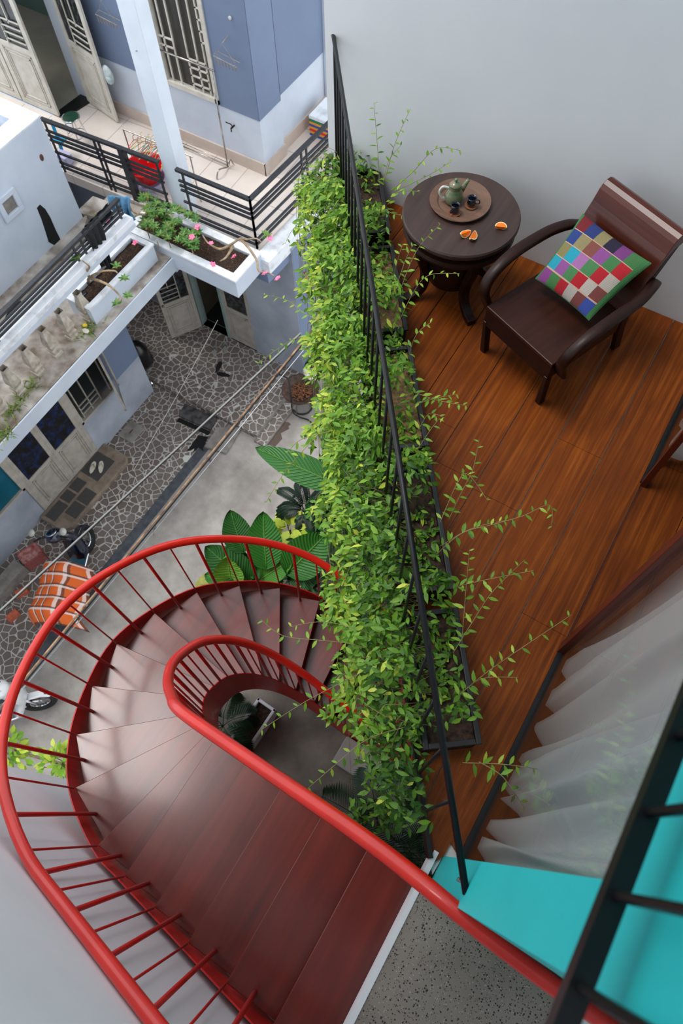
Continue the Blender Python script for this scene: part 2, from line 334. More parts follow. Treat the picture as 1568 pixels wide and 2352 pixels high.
    def build(s, name, mats, parent=None, smooth=False, bevel=0, local=False, label=None, kind=None, sub=0, thick=0):
        me = bpy.data.meshes.new(name); me.from_pydata(s.v, [], s.f)
        if not isinstance(mats, (list, tuple)): mats = [mats]
        for q in mats: me.materials.append(MAT[q] if isinstance(q, str) else q)
        me.polygons.foreach_set('material_index', s.mi)
        a = me.attributes.new('tone', 'FLOAT', 'POINT'); a.data.foreach_set('value', s.tone)
        if smooth: me.polygons.foreach_set('use_smooth', [True]*len(s.f))
        if s.uv:
            ul = me.uv_layers.new(name='uv')
            for l in me.loops: ul.data[l.index].uv = s.uv[l.vertex_index]
        me.update()
        o = bpy.data.objects.new(name, me); COL.objects.link(o)
        if smooth and bevel == 0 and smooth != 'all':
            pass
        if bevel: b = o.modifiers.new('bevel', 'BEVEL'); b.width = bevel; b.segments = 2; b.limit_method = 'ANGLE'
        if thick: q = o.modifiers.new('solid', 'SOLIDIFY'); q.thickness = thick
        if sub: q = o.modifiers.new('sub', 'SUBSURF'); q.levels = sub; q.render_levels = sub
        if parent:
            o.parent = parent
            if parent.type == 'EMPTY' and not local: o.matrix_parent_inverse = Matrix.Translation(-parent.location)
        if label: o['label'] = label
        if kind: o['kind'] = kind
        return o
def thing(name, label, cat, loc=(0, 0, 0), group=None, rz=0):
    o = bpy.data.objects.new(name, None); COL.objects.link(o); o.location = loc; o.rotation_euler = (0, 0, rz); o.empty_display_size = .1
    o['label'] = label; o['category'] = cat
    if group: o['group'] = group
    return o
def tag(o, label, cat, group=None):
    o['label'] = label; o['category'] = cat
    if group: o['group'] = group
    return o
def dup(root, loc, rz=None, label=None):
    r = root.copy(); COL.objects.link(r); r.location = loc
    if rz is not None: r.rotation_euler = (0, 0, rz)
    if label: r['label'] = label
    for ch in list(root.children):
        c = ch.copy(); COL.objects.link(c); c.parent = r
        for g in list(ch.children): d = g.copy(); COL.objects.link(d); d.parent = c
    return r
def struct(name, mb, mat, **k): return mb.build(name, mat, kind='structure', **k)
def frame(o, dx, up=Vector((0, 0, 1))):            # local (along, out, up) -> world
    o = Vector(o); dx = Vector(dx).normalized(); dy = Vector(up).cross(dx)
    return lambda p: o+dx*p.x+dy*p.y+Vector(up)*p.z
def spline(pts, n=6):
    pts = [Vector(p) for p in pts]; out = []
    for i in range(len(pts)-1):
        a, b, c, d = pts[max(i-1, 0)], pts[i], pts[i+1], pts[min(i+2, len(pts)-1)]
        for j in range(n):
            t = j/n; out.append(.5*((2*b)+(-a+c)*t+(2*a-5*b+4*c-d)*t*t+(-a+3*b-3*c+d)*t**3))
    out.append(pts[-1]); return out
# ================================================================== STRUCTURE: the terrace house
ZG, ZB, ZD = -7.53, -4.14, -3.75                   # street, neighbour's balcony, lower deck
YW, YS = 3.64, -.87                                # party walls
RA, RB = Vector((-2.335, 3.66, 0)), Vector((.377, .077, 0))   # railing line of the terrace
RE = (RB-RA).normalized(); RN = Vector((RE.y, -RE.x, 0))      # RN points out over the street
def rail(s, off=0, z=0): p = RA+(RB-RA)*s+RN*off; return Vector((p.x, p.y, z))
def rail_y(x): return RA.y+(x-RA.x)/(RB.x-RA.x)*(RB.y-RA.y)

b = MB(); b.box(-2.38, 2.4, YW, YW+.2, ZG, 10.5); struct('wall_back', b, 'white_wall')
b = MB(); b.box(-2.38, 2.4, YS-.2, YS, ZG, 10.5); struct('wall_front', b, 'white_wall')
b = MB(); x = -2.21
seams = [-2.21, -1.945, -1.68, -1.415, -1.152, -.875, -.613, -.346, -.073, .198, .450, .72, .985, 1.25, 1.52, 1.8]
joints = {4: [3.0], 5: [2.2], 6: [1.95, 3.1], 7: [1.9, 3.3], 8: [2.453], 9: [1.384], 10: [2.6], 11: [1.3]}
for i in range(len(seams)-1):
    x0, x1 = seams[i]+.0025, seams[i+1]-.0025
    ya, yb = (rail_y(x0)+.02, rail_y(x1)+.02) if x1 < .4 else (.2, .2)
    if x0 < .377 < x1 and x1 > .4: ya, yb = rail_y(x0)+.02, .2
    ya, yb = max(ya, .17), max(yb, .17)
    js = [None]+joints.get(i, [])+[YW-.003]
    lo0, lo1 = ya, yb
    for j in js[1:]:
        if j > max(lo0, lo1)+.05:
            b.add([(x0, lo0, -.02), (x1, lo1, -.02), (x1, j-.001, -.02), (x0, j-.001, -.02), (x0, lo0, 0), (x1, lo1, 0), (x1, j-.001, 0), (x0, j-.001, 0)],
                  [(0, 3, 2, 1), (4, 5, 6, 7), (0, 1, 5, 4), (1, 2, 6, 5), (2, 3, 7, 6), (3, 0, 4, 7)]); lo0 = lo1 = j+.001
b.prism([(.2025, rail_y(.2025)+.01), (.355, rail_y(.355)+.01), (.383, .17), (.383, .30), (.2025, .345)], -.019, -.001)
struct('floor', b, 'deck')
b = MB(); b.prism([(-2.33, YW), (RA.x+.02, RA.y), (RB.x, RB.y), (.383, .17), (2.4, .17), (2.4, YW)], -.16, -.021); struct('floor_slab', b, M('slab_paint', (228, 228, 226), .8))
b = MB(); b.box(.352, 1.07, YS, .04, -.18, 0); b.box(1.07, 2.4, YS, .04, -.18, 0); struct('floor_landing', b, 'terrazzo')
b = MB(); b.box(.335, .358, YS, .17, -.17, .006); struct('trim_landing', b, MAT['white_wall'])
# facade beside and above the sliding doors
b = MB(); b.box(.383, .50, .016, .17, -.02, 2.262); b.box(.383, .50, .016, YW, 2.262, 2.95)
b.box(.383, .50, 1.6, YW, 2.95, 4.4)
struct('wall_facade', b, 'teal')
b = MB(); b.box(1.07, 1.2, YS, .04, 0, 3.4); struct('wall_hall', b, 'white_wall'); b = MB(); b.box(.50, 2.4, .016, .04, 0, 2.3); struct('wall_hall_side', b, 'teal')
b = MB(); b.box(2.3, 2.4, .04, YW, 0, 2.4); struct('wall_room', b, M('room_wall', (150, 140, 130), .8))
b = MB(); b.box(.50, 2.4, .04, YW, 2.3, 2.4); struct('ceiling', b, M('room_ceiling', (190, 188, 184), .8))
b = MB(); b.box(-.6, 2.4, .9, YW+.2, 10.5, 10.7); b.box(-2.4, 2.4, YS-.2, .9, 6.6, 6.8); struct('stair_shade_slabs', b, M('grey_blocker', (70, 66, 62), .9))  # unseen slabs added overhead, sized so the straight flight reflects dark
# lower deck and its parapet
b = MB(); b.box(-2.38, 2.4, YS, YW, ZD-.18, ZD); struct('floor_deck', b, M('deck_concrete', (146, 138, 128), .9, col2=(104, 96, 88), scale=2.5, bmp=.3))
b = MB(); b.box(2.3, 2.4, YS, YW, ZD, -.2); struct('wall_undercroft', b, M('undercroft', (120, 112, 104), .9))
b = MB(); b.box(-2.38, -2.26, YS, YW, ZG, ZD-.18); struct('wall_lower', b, 'white_wall')
# street
b = MB(); b.box(-5.6, -2.26, -14, 14, ZG-.1, ZG); b.box(-2.26, 6, -14, YS-.2, ZG-.1, ZG); b.box(-2.26, 6, YW+.2, 14, ZG-.1, ZG); struct('floor_street', b, 'street')
b = MB(); b.box(-5.78, -5.6, -14, 4.3, ZG-.1, ZG+.005); struct('trim_street_strip', b, 'strip_slate')
b = MB(); b.box(-7.4, -5.78, -14, 4.86, ZG-.1, ZG); b.box(-5.78, -5.6, 4.3, 4.86, ZG-.1, ZG); struct('floor_paving', b, 'paving')
b = MB(); b.box(-10, -4.97, 4.86, 6.6, ZG, ZG+.12); b.box(-4.97, -4.74, 4.78, 6.5, ZG, ZG+.05); struct('floor_porch', b, 'paving')
b = MB(); b.box(-4.985, -4.955, 4.86, 6.6, ZG+.05, ZG+.123); b.box(-4.752, -4.73, 4.78, 6.5, ZG, ZG+.052); struct('trim_porch_edge', b, 'stone_base')
b = MB(); b.box(-10, -7.45, 4.3, 4.86, ZG-.1, ZG+.1); struct('floor_passage', b, 'strip_slate')
# ------------------------------------------------------------------ neighbour: ground floor
XF = -7.28
b = MB()
def hole_wall(b, T, L, Ht, holes, th=.18):            # wall in local x (0..L), z (0..Ht), thickness towards -y
    xs = sorted({0, L}|{h[0] for h in holes}|{h[1] for h in holes}); zs = sorted({0, Ht}|{h[2] for h in holes}|{h[3] for h in holes})
    b.T = T
    for i in range(len(xs)-1):
        for j in range(len(zs)-1):
            cx, cz = (xs[i]+xs[i+1])/2, (zs[j]+zs[j+1])/2
            if any(h[0] < cx < h[1] and h[2] < cz < h[3] for h in holes): continue
            b.box(xs[i], xs[i+1], 0, th, zs[j], zs[j+1])
# facade along X=XF, from Y=-3 to 4.73
T = frame((XF, 4.73, ZG), (0, -1, 0), (0, 0, 1))      # x runs towards -Y, y axis = up x dx -> +X ... flipped below
Tl = lambda p: Vector((XF-p.y, 4.73-p.x, ZG+p.z))
yd0, yd1 = 3.13, 1.70                                  # double door
D0, D1 = 4.73-yd0, 4.73-yd1
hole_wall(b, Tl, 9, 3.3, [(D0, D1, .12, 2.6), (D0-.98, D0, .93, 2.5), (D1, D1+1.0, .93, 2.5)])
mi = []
MAT['blue_ground'] = M('shaded_pale_blue_plaster', (176, 184, 196), .85, col2=(150, 158, 170), scale=1.6, bmp=.1, bscale=12); struct('wall_neighbour_street', b, 'blue_ground')  # pale blue paint greyed down, the overhang's shade put into its colour
b = MB(Tl); b.box(0, D0-.98, -.006, 0, 1.06, 3.25); b.box(D0-.98, D0, -.006, 0, 2.5, 3.25); struct('trim_blue_band', b, 'blue_dark')
def door_leaf(par, T, wd, ht, glass='dark_glass', pz=.82, bars=False, mat='white_metal2', st=.07, knob=True, oy=0, diamond=False):
    b = MB(T); b.box(0, st, oy-.02, oy+.02, 0, ht); b.box(wd-st, wd, oy-.02, oy+.02, 0, ht)
    for z0, z1 in ((0, st), (pz, pz+st), (ht-st, ht)): b.box(st, wd-st, oy-.02, oy+.02, z0, z1)
    f = b.build('leaf_frame', mat, par, bevel=.003)
    b = MB(T); b.box(st, wd-st, oy-.008, oy+.008, st, pz)
    for k, q in ((.03, .014), (.075, .02)):
        x0, x1, z0, z1 = st+k, wd-st-k, st+k, pz-k
        for a in ((x0, x1, z0, z0+.012), (x0, x1, z1-.012, z1), (x0, x0+.012, z0, z1), (x1-.012, x1, z0, z1)): b.box(a[0], a[1], oy-.02, oy+.008, a[2], a[3])
    b.build('lower_panel', mat, f)
    b = MB(T); b.box(st, wd-st, oy-.004, oy+.004, pz+st, ht-st); b.build('pane', glass, f)
    if bars:
        b = MB(T); g = oy-.02; x0, x1, z0, z1 = st, wd-st, pz+st, ht-st; W = x1-x0
        b.box(x0+W*.33, x0+W*.33+.018, g-.014, g, z0, z1); b.box(x0+W*.66, x0+W*.66+.018, g-.014, g, z0+.35, z1)
        for k in range(4): b.box(x0+W*.33, x1, g-.014, g, z0+.08+k*.1, z0+.095+k*.1)
        for k in range(3): b.box(x0, x0+W*.33, g-.014, g, z1-.25-k*.1, z1-.235-k*.1)
        b.build('grille', mat, f)
    if knob:
        b = MB(T); b.ball((wd-.04, oy-.05, pz+.06), .022, .022, .022); b.lathe([(.02, 0), (.02, .01)], T(Vector((wd-.04, oy-.02, pz+.06))) if False else (wd-.04, oy-.02, pz+.06), 12, (0, -1, 0)); b.build('knob', 'steel', f)
    return f
d = thing('door_1', 'cream double door with blue patterned panes opening onto the slate step', 'door', (XF, 2.4, ZG+.12)); del d['category']; del d['label']; d['kind'] = 'structure'
Td = lambda p: Vector((XF-p.y+.0, yd0-.06-p.x, ZG+.13+p.z))
W2 = (yd0-yd1-.12)/2
door_leaf(d, Td, W2, 2.4, knob=False)
door_leaf(d, lambda p: Td(Vector((p.x+W2, p.y, p.z))), W2, 2.4, knob=False)
b = MB(Tl); b.box(D0, D0+.06, -.02, .1, .12, 2.6); b.box(D1-.06, D1, -.02, .1, .12, 2.6); b.box(D0, D1, -.02, .1, 2.54, 2.6); b.build('door_frame', 'white_metal2', d)
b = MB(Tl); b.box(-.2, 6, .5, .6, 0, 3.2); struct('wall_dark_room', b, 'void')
# windows either side
d = thing('window_1', 'x', 'x', (XF, 3.6, ZG+.93)); del d['category']; del d['label']; d['kind'] = 'structure'
b = MB(Tl); x0, x1 = D0-.98, D0
for a in ((x0, x0+.05, .93, 2.5), (x1-.05, x1, .93, 2.5), (x0, x1, .93, .98), (x0, x1, 2.45, 2.5)): b.box(a[0], a[1], -.02, .1, a[2], a[3])
b.build('window_frame', 'white_metal2', d)
b = MB(Tl)
for k in (.16, .40, .62, .84): b.box(x0+k, x0+k+.02, .02, .04, .98, 2.45)
for k in range(3): b.box(x0+.4, x0+.86, .02, .04, 1.06+k*.11, 1.075+k*.11)
for k in range(3): b.box(x0+.05, x0+.4, .02, .04, 2.1+k*.11, 2.115+k*.11)
b.build('grille', 'white_metal2', d)
# opened casement: hinged at the far jamb, swung out over the porch side
hp = Vector((XF+.02, 4.73-x0-.03, ZG+.95)); dd = Vector((.80, -.60, 0)).normalized()
Tc = lambda p: hp+dd*p.x+Vector((dd.y, -dd.x, 0))*p.y+Vector((0, 0, p.z))
b = MB(Tc); 
for a in ((0, .04, 0, 1.5), (.53, .57, 0, 1.5), (0, .57, 0, .04), (0, .57, 1.46, 1.5)): b.box(a[0], a[1], -.015, .015, a[2], a[3])
o = b.build('casement', 'white_metal2', d); b = MB(Tc); b.box(.04, .53, -.004, .004, .04, 1.46); b.build('pane', 'dark_glass', o)
d = thing('window_2', 'x', 'x', (XF, 1.2, ZG+.93)); del d['category']; del d['label']; d['kind'] = 'structure'
b = MB(Tl); x0, x1 = D1, D1+1.0
for a in ((x0, x0+.05, .93, 2.5), (x1-.05, x1, .93, 2.5), (x0, x1, .93, .98), (x0, x1, 2.45, 2.5)): b.box(a[0], a[1], -.02, .1, a[2], a[3])
b.build('window_frame', 'white_metal2', d); b = MB(Tl); b.box(x0+.05, x1-.05, .02, .03, .98, 2.45); b.build('pane', 'teal_blind', d)
# porch front wall (Y = 6.44) and its corner
YP = 6.45
Tp = lambda p: Vector((-9.9+p.x, YP+p.y, ZG+p.z))
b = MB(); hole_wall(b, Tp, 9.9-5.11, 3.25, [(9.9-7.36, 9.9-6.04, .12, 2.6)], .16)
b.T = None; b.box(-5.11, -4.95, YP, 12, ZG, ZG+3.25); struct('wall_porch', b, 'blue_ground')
b = MB(); b.box(-4.952, -4.944, 6.46, 12, ZG, ZG+3.2); struct('trim_side_band', b, 'blue_dark')
b = MB(); b.box(-9.9, -9.7, 4.3, YP, ZG, ZG+3.25); b.box(-9.9, -7.46, 4.55, 4.73, ZG, ZG+3.25); struct('wall_passage', b, M('passage_wall', (150, 156, 164), .85))
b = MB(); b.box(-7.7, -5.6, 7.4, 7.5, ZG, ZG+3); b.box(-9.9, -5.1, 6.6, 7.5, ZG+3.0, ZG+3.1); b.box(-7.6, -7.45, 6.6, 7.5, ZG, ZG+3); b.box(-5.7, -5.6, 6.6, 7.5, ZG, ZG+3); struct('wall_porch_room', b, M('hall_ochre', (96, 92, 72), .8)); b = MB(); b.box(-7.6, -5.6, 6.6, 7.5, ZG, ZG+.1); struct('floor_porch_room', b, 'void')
b = MB(); b.box(-6.72, -6.66, YP-.01, YP+.12, ZG+.12, ZG+2.6); b.box(-7.40, -7.34, YP-.01, YP+.12, ZG+.12, ZG+2.6); struct('trim_porch_jamb', b, M('pale_green_jamb', (150, 172, 166), .6))
d = thing('door_2', 'x', 'x', (-6.35, YP, ZG+.12)); del d['category']; del d['label']; d['kind'] = 'structure'
door_leaf(d, lambda p: Vector((-6.66+p.x, YP+.03+p.y, ZG+.13+p.z)), .61, 2.4, 'leaf_glass', .85, False, 'white_metal2', knob=False)
d = thing('door_3', 'x', 'x', (-7.34, 6.4, ZG+.12)); del d['category']; del d['label']; d['kind'] = 'structure'
h0 = Vector((-7.34, 6.40, ZG+.13)); dv = Vector((-7.67+7.34, 5.85-6.4, 0)).normalized()
door_leaf(d, lambda p: h0+dv*p.x-Vector((-dv.y, dv.x, 0))*p.y*1+Vector((0, 0, p.z)), .64, 2.4, 'leaf_glass', .85, True, 'white_metal2')
# ------------------------------------------------------------------ neighbour: balcony level
b = MB()
b.prism([(-12, 5.73), (-5.22, 6.03), (-5.0, 5.95), (-4.88, 9.9), (-9.85, 9.9), (-9.85, 6.85), (-12, 6.85)], ZB-.17, ZB)         # front wing floor
struct('floor_balcony', b, 'beige_tile')
b = MB(); b.prism([(-7.95, -4), (-6.20, -4), (-6.30, 5.0), (-6.35, 6.0), (-7.95, 5.84)], ZB-.2, ZB-.02); struct('floor_ledge', b, 'concrete_old')
b = MB(); b.prism([(-6.17, -4), (-6.15, -4), (-6.28, 5.7), (-6.30, 5.7)], ZB-.26, ZB-.015); b.box(-6.5, -6.28, 5.3, 5.92, ZB-.3, ZB-.05)
struct('trim_ledge_fascia', b, 'blue_light')
b = MB(); b.prism([(-5.24, 5.93), (-4.99, 5.93), (-4.80, 9.9), (-5.05, 9.9)], ZB-.22, ZB+.012); struct('trim_slab_edge', b, 'coping')
b = MB(); b.prism([(-5.3, 5.9), (-5.02, 5.9), (-4.83, 9.9), (-5.1, 9.9)], ZB-.4, ZB-.22); b.box(-8, -7.16, 5.75, 5.95, ZB-.42, ZB-.17); struct('trim_slab_beam', b, MAT['blue_dark'])
# upper walls
ZU = .6
T_ = lambda p: Vector((-9.95+p.x, 7.45+p.y, ZB+p.z))
wx0, wx1 = 9.95-7.78, 9.95-6.76
b = MB(); hole_wall(b, T_, 9.95-6.06, ZU-ZB, [(wx0, wx1, .93, 3.0)], .2)
b.T = None; b.box(-6.26, -6.06, 7.65, 7.99, ZB, ZU); b.box(-6.30, -6.13, 7.99, 11, ZB, ZU); b.box(-11.4, -9.95, 6.81, 6.9, ZB, ZB+.001)
struct('wall_upper', b, 'blue_light')
b = MB(); b.box(-9.7, -7.78, 7.442, 7.45, ZB+.91, ZU); b.box(-6.76, -6.056, 7.442, 7.45, ZB+.91, ZU); b.box(-7.78, -6.76, 7.442, 7.45, ZB+3.0, ZU)
b.box(-6.06, -6.052, 7.442, 7.997, ZB+.91, ZU); b.box(-6.13, -6.122, 7.99, 11, ZB+.91, ZU); b.box(-6.13, -6.052, 7.989, 7.997, ZB+.91, ZU)
struct('trim_upper_band', b, 'blue_dark')
b = MB(); b.box(-9.65, -6.04, 7.425, 7.45, ZB, ZB+.2); b.box(-6.06, -6.035, 7.425, 8.01, ZB, ZB+.2); b.box(-6.13, -6.105, 8.0, 11, ZB, ZB+.2); struct('baseboard_balcony', b, M('beige_skirting', (202, 186, 174), .6, scale=3))
b = MB(); b.box(-6.12, -6.06, 9.3, 9.36, ZB, ZU); struct('trim_down_pipe', b, 'blue_light')
d = thing('window_3', 'x', 'x', (-7.3, 7.45, ZB+.93)); del d['category']; del d['label']; d['kind'] = 'structure'
b = MB(T_)
for a in ((wx0, wx0+.07, .93, 3.0), (wx1-.07, wx1, .93, 3.0), (wx0, wx1, .93, 1.0), (wx0, wx1, 2.93, 3.0)): b.box(a[0], a[1], -.03, .08, a[2], a[3])
b.build('window_frame', 'white_metal', d)
b = MB(T_)
for k in (.16, .32, .55, .72, .86): b.box(wx0+k, wx0+k+.022, .0, .02, 1.0, 2.93)
for k in range(4): b.box(wx0+.55, wx0+.88, .0, .02, 1.08+k*.12, 1.10+k*.12)
for zz in (1.75, 1.9, 2.05, 2.2): b.box(wx0+.86, wx1-.07, 0, .02, zz, zz+.02)
for zz in (2.15, 2.3, 2.45, 1.5, 1.62): b.box(wx0+.07, wx0+.32, 0, .02, zz, zz+.02)
b.build('grille', 'white_metal', d)
b = MB(T_); b.box(wx0+.07, wx1-.07, .05, .06, 1.0, 2.93); b.build('pane', 'brown_glass', d)
# bay at far left with its window-door, side opening and swung leaf
b = MB(); b.box(-11.6, -11.2, 6.83, 7.0, ZB, ZU); b.box(-9.93, -9.78, 7.51, 7.66, ZB, ZU)
struct('wall_bay', b, 'white_metal')
d = thing('door_4', 'x', 'x', (-10.5, 6.85, ZB)); del d['category']; del d['label']; d['kind'] = 'structure'
door_leaf(d, lambda p: Vector((-10.62+p.x, 6.85+p.y, ZB+.02+p.z)), .80, 2.9, 'leaf_glass', .95, True, 'white_metal', .09, False)
door_leaf(d, lambda p: Vector((-11.45+p.x, 6.85+p.y, ZB+.02+p.z)), .80, 2.9, 'leaf_glass', .95, True, 'white_metal', .09, False)
d = thing('door_5', 'x', 'x', (-9.7, 7.38, ZB)); del d['category']; del d['label']; d['kind'] = 'structure'
hv = Vector((-9.66, 7.40, ZB+.02)); hq = Vector((.78, -.17, 0)).normalized()
door_leaf(d, lambda p: hv+hq*p.x+Vector((-hq.y, hq.x, 0))*p.y+Vector((0, 0, p.z)), .80, 2.9, 'leaf_glass', .95, True, 'white_metal', .09, False)
b = MB(); b.box(-14, -9.8, 6.9, 11, ZB-.1, ZB); struct('floor_bay_room', b, M('room_tiles', (150, 144, 132), .3))
b = MB(); b.box(-14, -9.9, 8.9, 9.0, ZB, ZU+1); b.box(-13.0, -12.9, 6.9, 9, ZB, ZU+1); b.box(-14, -9.8, 6.9, 9, ZU-.6, ZU-.5); b.box(-9.93, -9.8, 7.6, 9, ZB, ZU); struct('wall_bay_room', b, M('dim_green_wall', (70, 92, 84), .8))
b = MB(); b.prism([(-9.93, 6.84), (-9.72, 6.84), (-9.62, 7.42), (-9.88, 7.5)], ZB, ZB+.03); struct('trim_threshold', b, 'doormat')
# grey block wall in front of the balcony (X=-7.85)
ZT = H-5.93
b = MB(); b.box(-8.02, -7.85, -4, 5.18, ZB-.02, ZT); b.box(-11.5, -8.02, 5.01, 5.18, ZB-.02, ZT); struct('wall_parapet', b, MAT['blue_light'])
b = MB(); b.box(-8.14, -7.85, -4, 5.2, ZT, ZT+.02); b.box(-11.5, -8.14, 4.95, 5.2, ZT, ZT+.02); struct('trim_parapet_top', b, 'coping')
b = MB(); b.box(-12, -8.14, -4, 4.95, ZT-.35, ZT-.25); struct('floor_roof', b, 'coping')
b = MB(); b.prism([(-7.85, -4), (-7.68, -4), (-7.68, 5.0), (-7.85, 5.3)], ZB-.02, ZB+.1); b.prism([(-8.0, 5.2), (-6.95, 5.45), (-6.9, 5.7), (-8.0, 5.6)], ZB-.02, ZB+.12); struct('trim_kerb', b, 'concrete_old')
# niche vent and mould hole on it
n0 = PX(20, 470, -7.85)
v = thing('wall_vent', 'square plaster-framed vent recessed in the grey-blue parapet wall', 'vent', (-7.85, n0.y, n0.z))
b = MB(); q = .17
for a in ((-q, q, q-.07, q), (-q, q, -q, -q+.07), (-q, -q+.07, -q+.07, q-.07), (q-.07, q, -q+.07, q-.07)): b.box(-7.85, -7.81, n0.y+a[0], n0.y+a[1], n0.z+a[2], n0.z+a[3])
b.build('vent_frame', 'blue_light', v, bevel=.006); b = MB(); b.box(-7.852, -7.845, n0.y-.1, n0.y+.1, n0.z-.1, n0.z+.1); b.build('vent_mesh', 'stone_base', v)
b = MB(); pp = [PX(x, y, -7.845) for x, y in ((85, 478), (92, 470), (104, 480), (116, 500), (128, 528), (142, 556), (130, 566), (112, 556), (104, 530), (96, 505))]
b.add(pp+[p+Vector((-.003, 0, 0)) for p in pp], [tuple(range(10))]+[(i, (i+1) % 10, 10+(i+1) % 10, 10+i) for i in range(10)])
tag(b.build('mould_stain', 'mould'), 'black tapering mould stain on the grey-blue parapet wall above the walkway', 'stain')
# pillar
b = MB(); b.box(-6.83, -6.54, 6.08, 6.30, ZB-.1, ZU); struct('wall_pillar', b, M('pale_blue_pillar', (222, 231, 241), .75, col2=(210, 220, 232), scale=2), bevel=.008)
# big shell of the neighbour above, and houses across, that shape the daylight
# ================================================================== RED STAIRCASE
O = [(.352, -.81), (.08, -.81), (-.192, -.81), (-.46, -.81), (-.73, -.81), (-1.0, -.81), (-1.279, -.80), (-1.671, -.651), (-1.954, -.412), (-2.151, -.102), (-2.273, .245), (-2.247, .613), (-2.125, .968),
     (-1.906, 1.244), (-1.636, 1.456), (-1.299, 1.584), (-.95, 1.59), (-.68, 1.59), (-.41, 1.59), (-.14, 1.59), (.13, 1.59)]
I = [(.352, .06), (.08, .06), (-.192, .06), (-.46, .06), (-.73, .06), (-1.0, .065), (-1.10, .08), (-1.2, .11), (-1.3, .165), (-1.39, .255), (-1.43, .37), (-1.43, .50), (-1.37, .61), (-1.28, .69), (-1.17, .745), (-1.04, .78), (-.87, .80), (-.68, .80), (-.41, .80), (-.14, .80), (.13, .80)]
RS = .18
def cr(L, u, ext=True):
    n = len(L)-1
    i = min(max(int(math.floor(u)), 0), n-1); t = u-i
    a, b_, c, d_ = (Vector(L[max(i-1, 0)]), Vector(L[i]), Vector(L[i+1]), Vector(L[min(i+2, n)]))
    if t < 0 or t > 1: return b_+(c-b_)*t
    return .5*((2*b_)+(-a+c)*t+(2*a-5*b_+4*c-d_)*t*t+(-a+3*b_-3*c+d_)*t**3)
st = thing('spiral_staircase', 'red steel spiral staircase with polished red wood treads and tubular handrails', 'staircase', (-1.1, .4, ZD))
for k in range(1, 21):
    o0, o1, i0, i1 = Vector(O[k-1]), Vector(O[k]), Vector(I[k-1]), Vector(I[k])
    dO = (o0-o1).normalized()*.035; dI = (i0-i1).normalized()*.035 if (i0-i1).length > .01 else Vector((0, 0))
    z = -RS*k; b = MB(); b.prism([tuple(o1), tuple(o0+dO), tuple(i0+dI), tuple(i1)], z-.032, z); b.build('tread', 'tread', st, bevel=.003)
def plate(L, off, zt, hb, name, clamp=None):
    b = MB(); vs = []; us = [i*.2 for i in range(0, 5*20+1)]
    for u in us:
        p = cr(L, u); q = cr(L, u+.05)-cr(L, u-.05); n_ = Vector((q.y, -q.x)).normalized()
        zt_ = -RS*u+zt; zb = zt_-hb
        if clamp: zb = max(zb, clamp)
        for o_, z in ((off, zb), (off+.008, zb), (off+.008, zt_), (off, zt_)): vs.append((p.x+n_.x*o_, p.y+n_.y*o_, z))
    fs = []
    for i in range(len(us)-1):
        for j in range(4): fs.append((4*i+j, 4*i+(j+1) % 4, 4*i+4+(j+1) % 4, 4*i+4+j))
    fs += [(3, 2, 1, 0), tuple(4*(len(us)-1)+j for j in range(4))]
    b.add(vs, fs); b.build(name, 'red_dark', st, smooth=False)
def outn(L, u):
    q = cr(L, u+.05)-cr(L, u-.05); return Vector((q.y, -q.x)).normalized()
_s = 1 if outn(O, 10).x > 0 else -1                # make the offset of the outer line point outwards
plate(O, -.028 if _s > 0 else .02, .05, .30, 'outer_stringer')
plate(I, .0 if _s > 0 else -.008, .04, .62, 'inner_stringer', ZD)
# soffit under the treads so the flight reads closed from above
b = MB(); vs = []; us = [i*.5 for i in range(0, 40)]
for u in us:
    p = cr(O, u); q = cr(I, u); z = -RS*u-.19; vs += [(p.x, p.y, z), (q.x, q.y, z), (q.x, q.y, z-.008), (p.x, p.y, z-.008)]
b.add(vs, [f for i in range(len(us)-1) for f in ((4*i, 4*i+4, 4*i+5, 4*i+1), (4*i+2, 4*i+6, 4*i+7, 4*i+3))]); b.build('soffit_plate', 'red_dark', st)
def so(u, off): p = cr(O, u); n_ = outn(O, u)*(-_s); return p+n_*off
def si(u, off):
    p = cr(I, u); n_ = outn(I, u)*_s; q = p+n_*off; k = min(1, max(0, (6-u)/1.2)); q.y = q.y*(1-k)+(.037+(.08-q.x)*.018)*k; return q
def zro(u): return -RS*u+1.0+.0*u
def zri(u): return -RS*max(u, 0)+.97+.012*max(u, 0)
pts = [Vector((.95, -.835, 1.0)), Vector((.6, -.835, 1.0))]+[Vector((*so(i*.25, .025), zro(i*.25))) for i in range(1, 81)]
for _i in range(3): pts = [pts[0]]+[(pts[j-1]+pts[j]*2+pts[j+1])/4 for j in range(1, len(pts)-1)]+[pts[-1]]
b = MB(); b.tube(pts, .03, 16); outr = b.build('outer_handrail', 'red', st, smooth=True)
pts = [Vector((1.0, -.02, .97)), Vector((.7, -.02, .97)), Vector((.5, -.017, .965)), Vector((.38, .005, .965)), Vector((.28, .026, .955))]+[Vector((*si(i*.25, .012), zri(i*.25))) for i in range(4, 81)]
pts = spline(pts, 2)
for _i in range(14): pts = [pts[0]]+[(pts[j-1]+pts[j]*2+pts[j+1])/4 for j in range(1, len(pts)-1)]+[pts[-1]]
b = MB(); b.tube(pts, .03, 16); inr = b.build('inner_handrail', 'red', st, smooth=True)
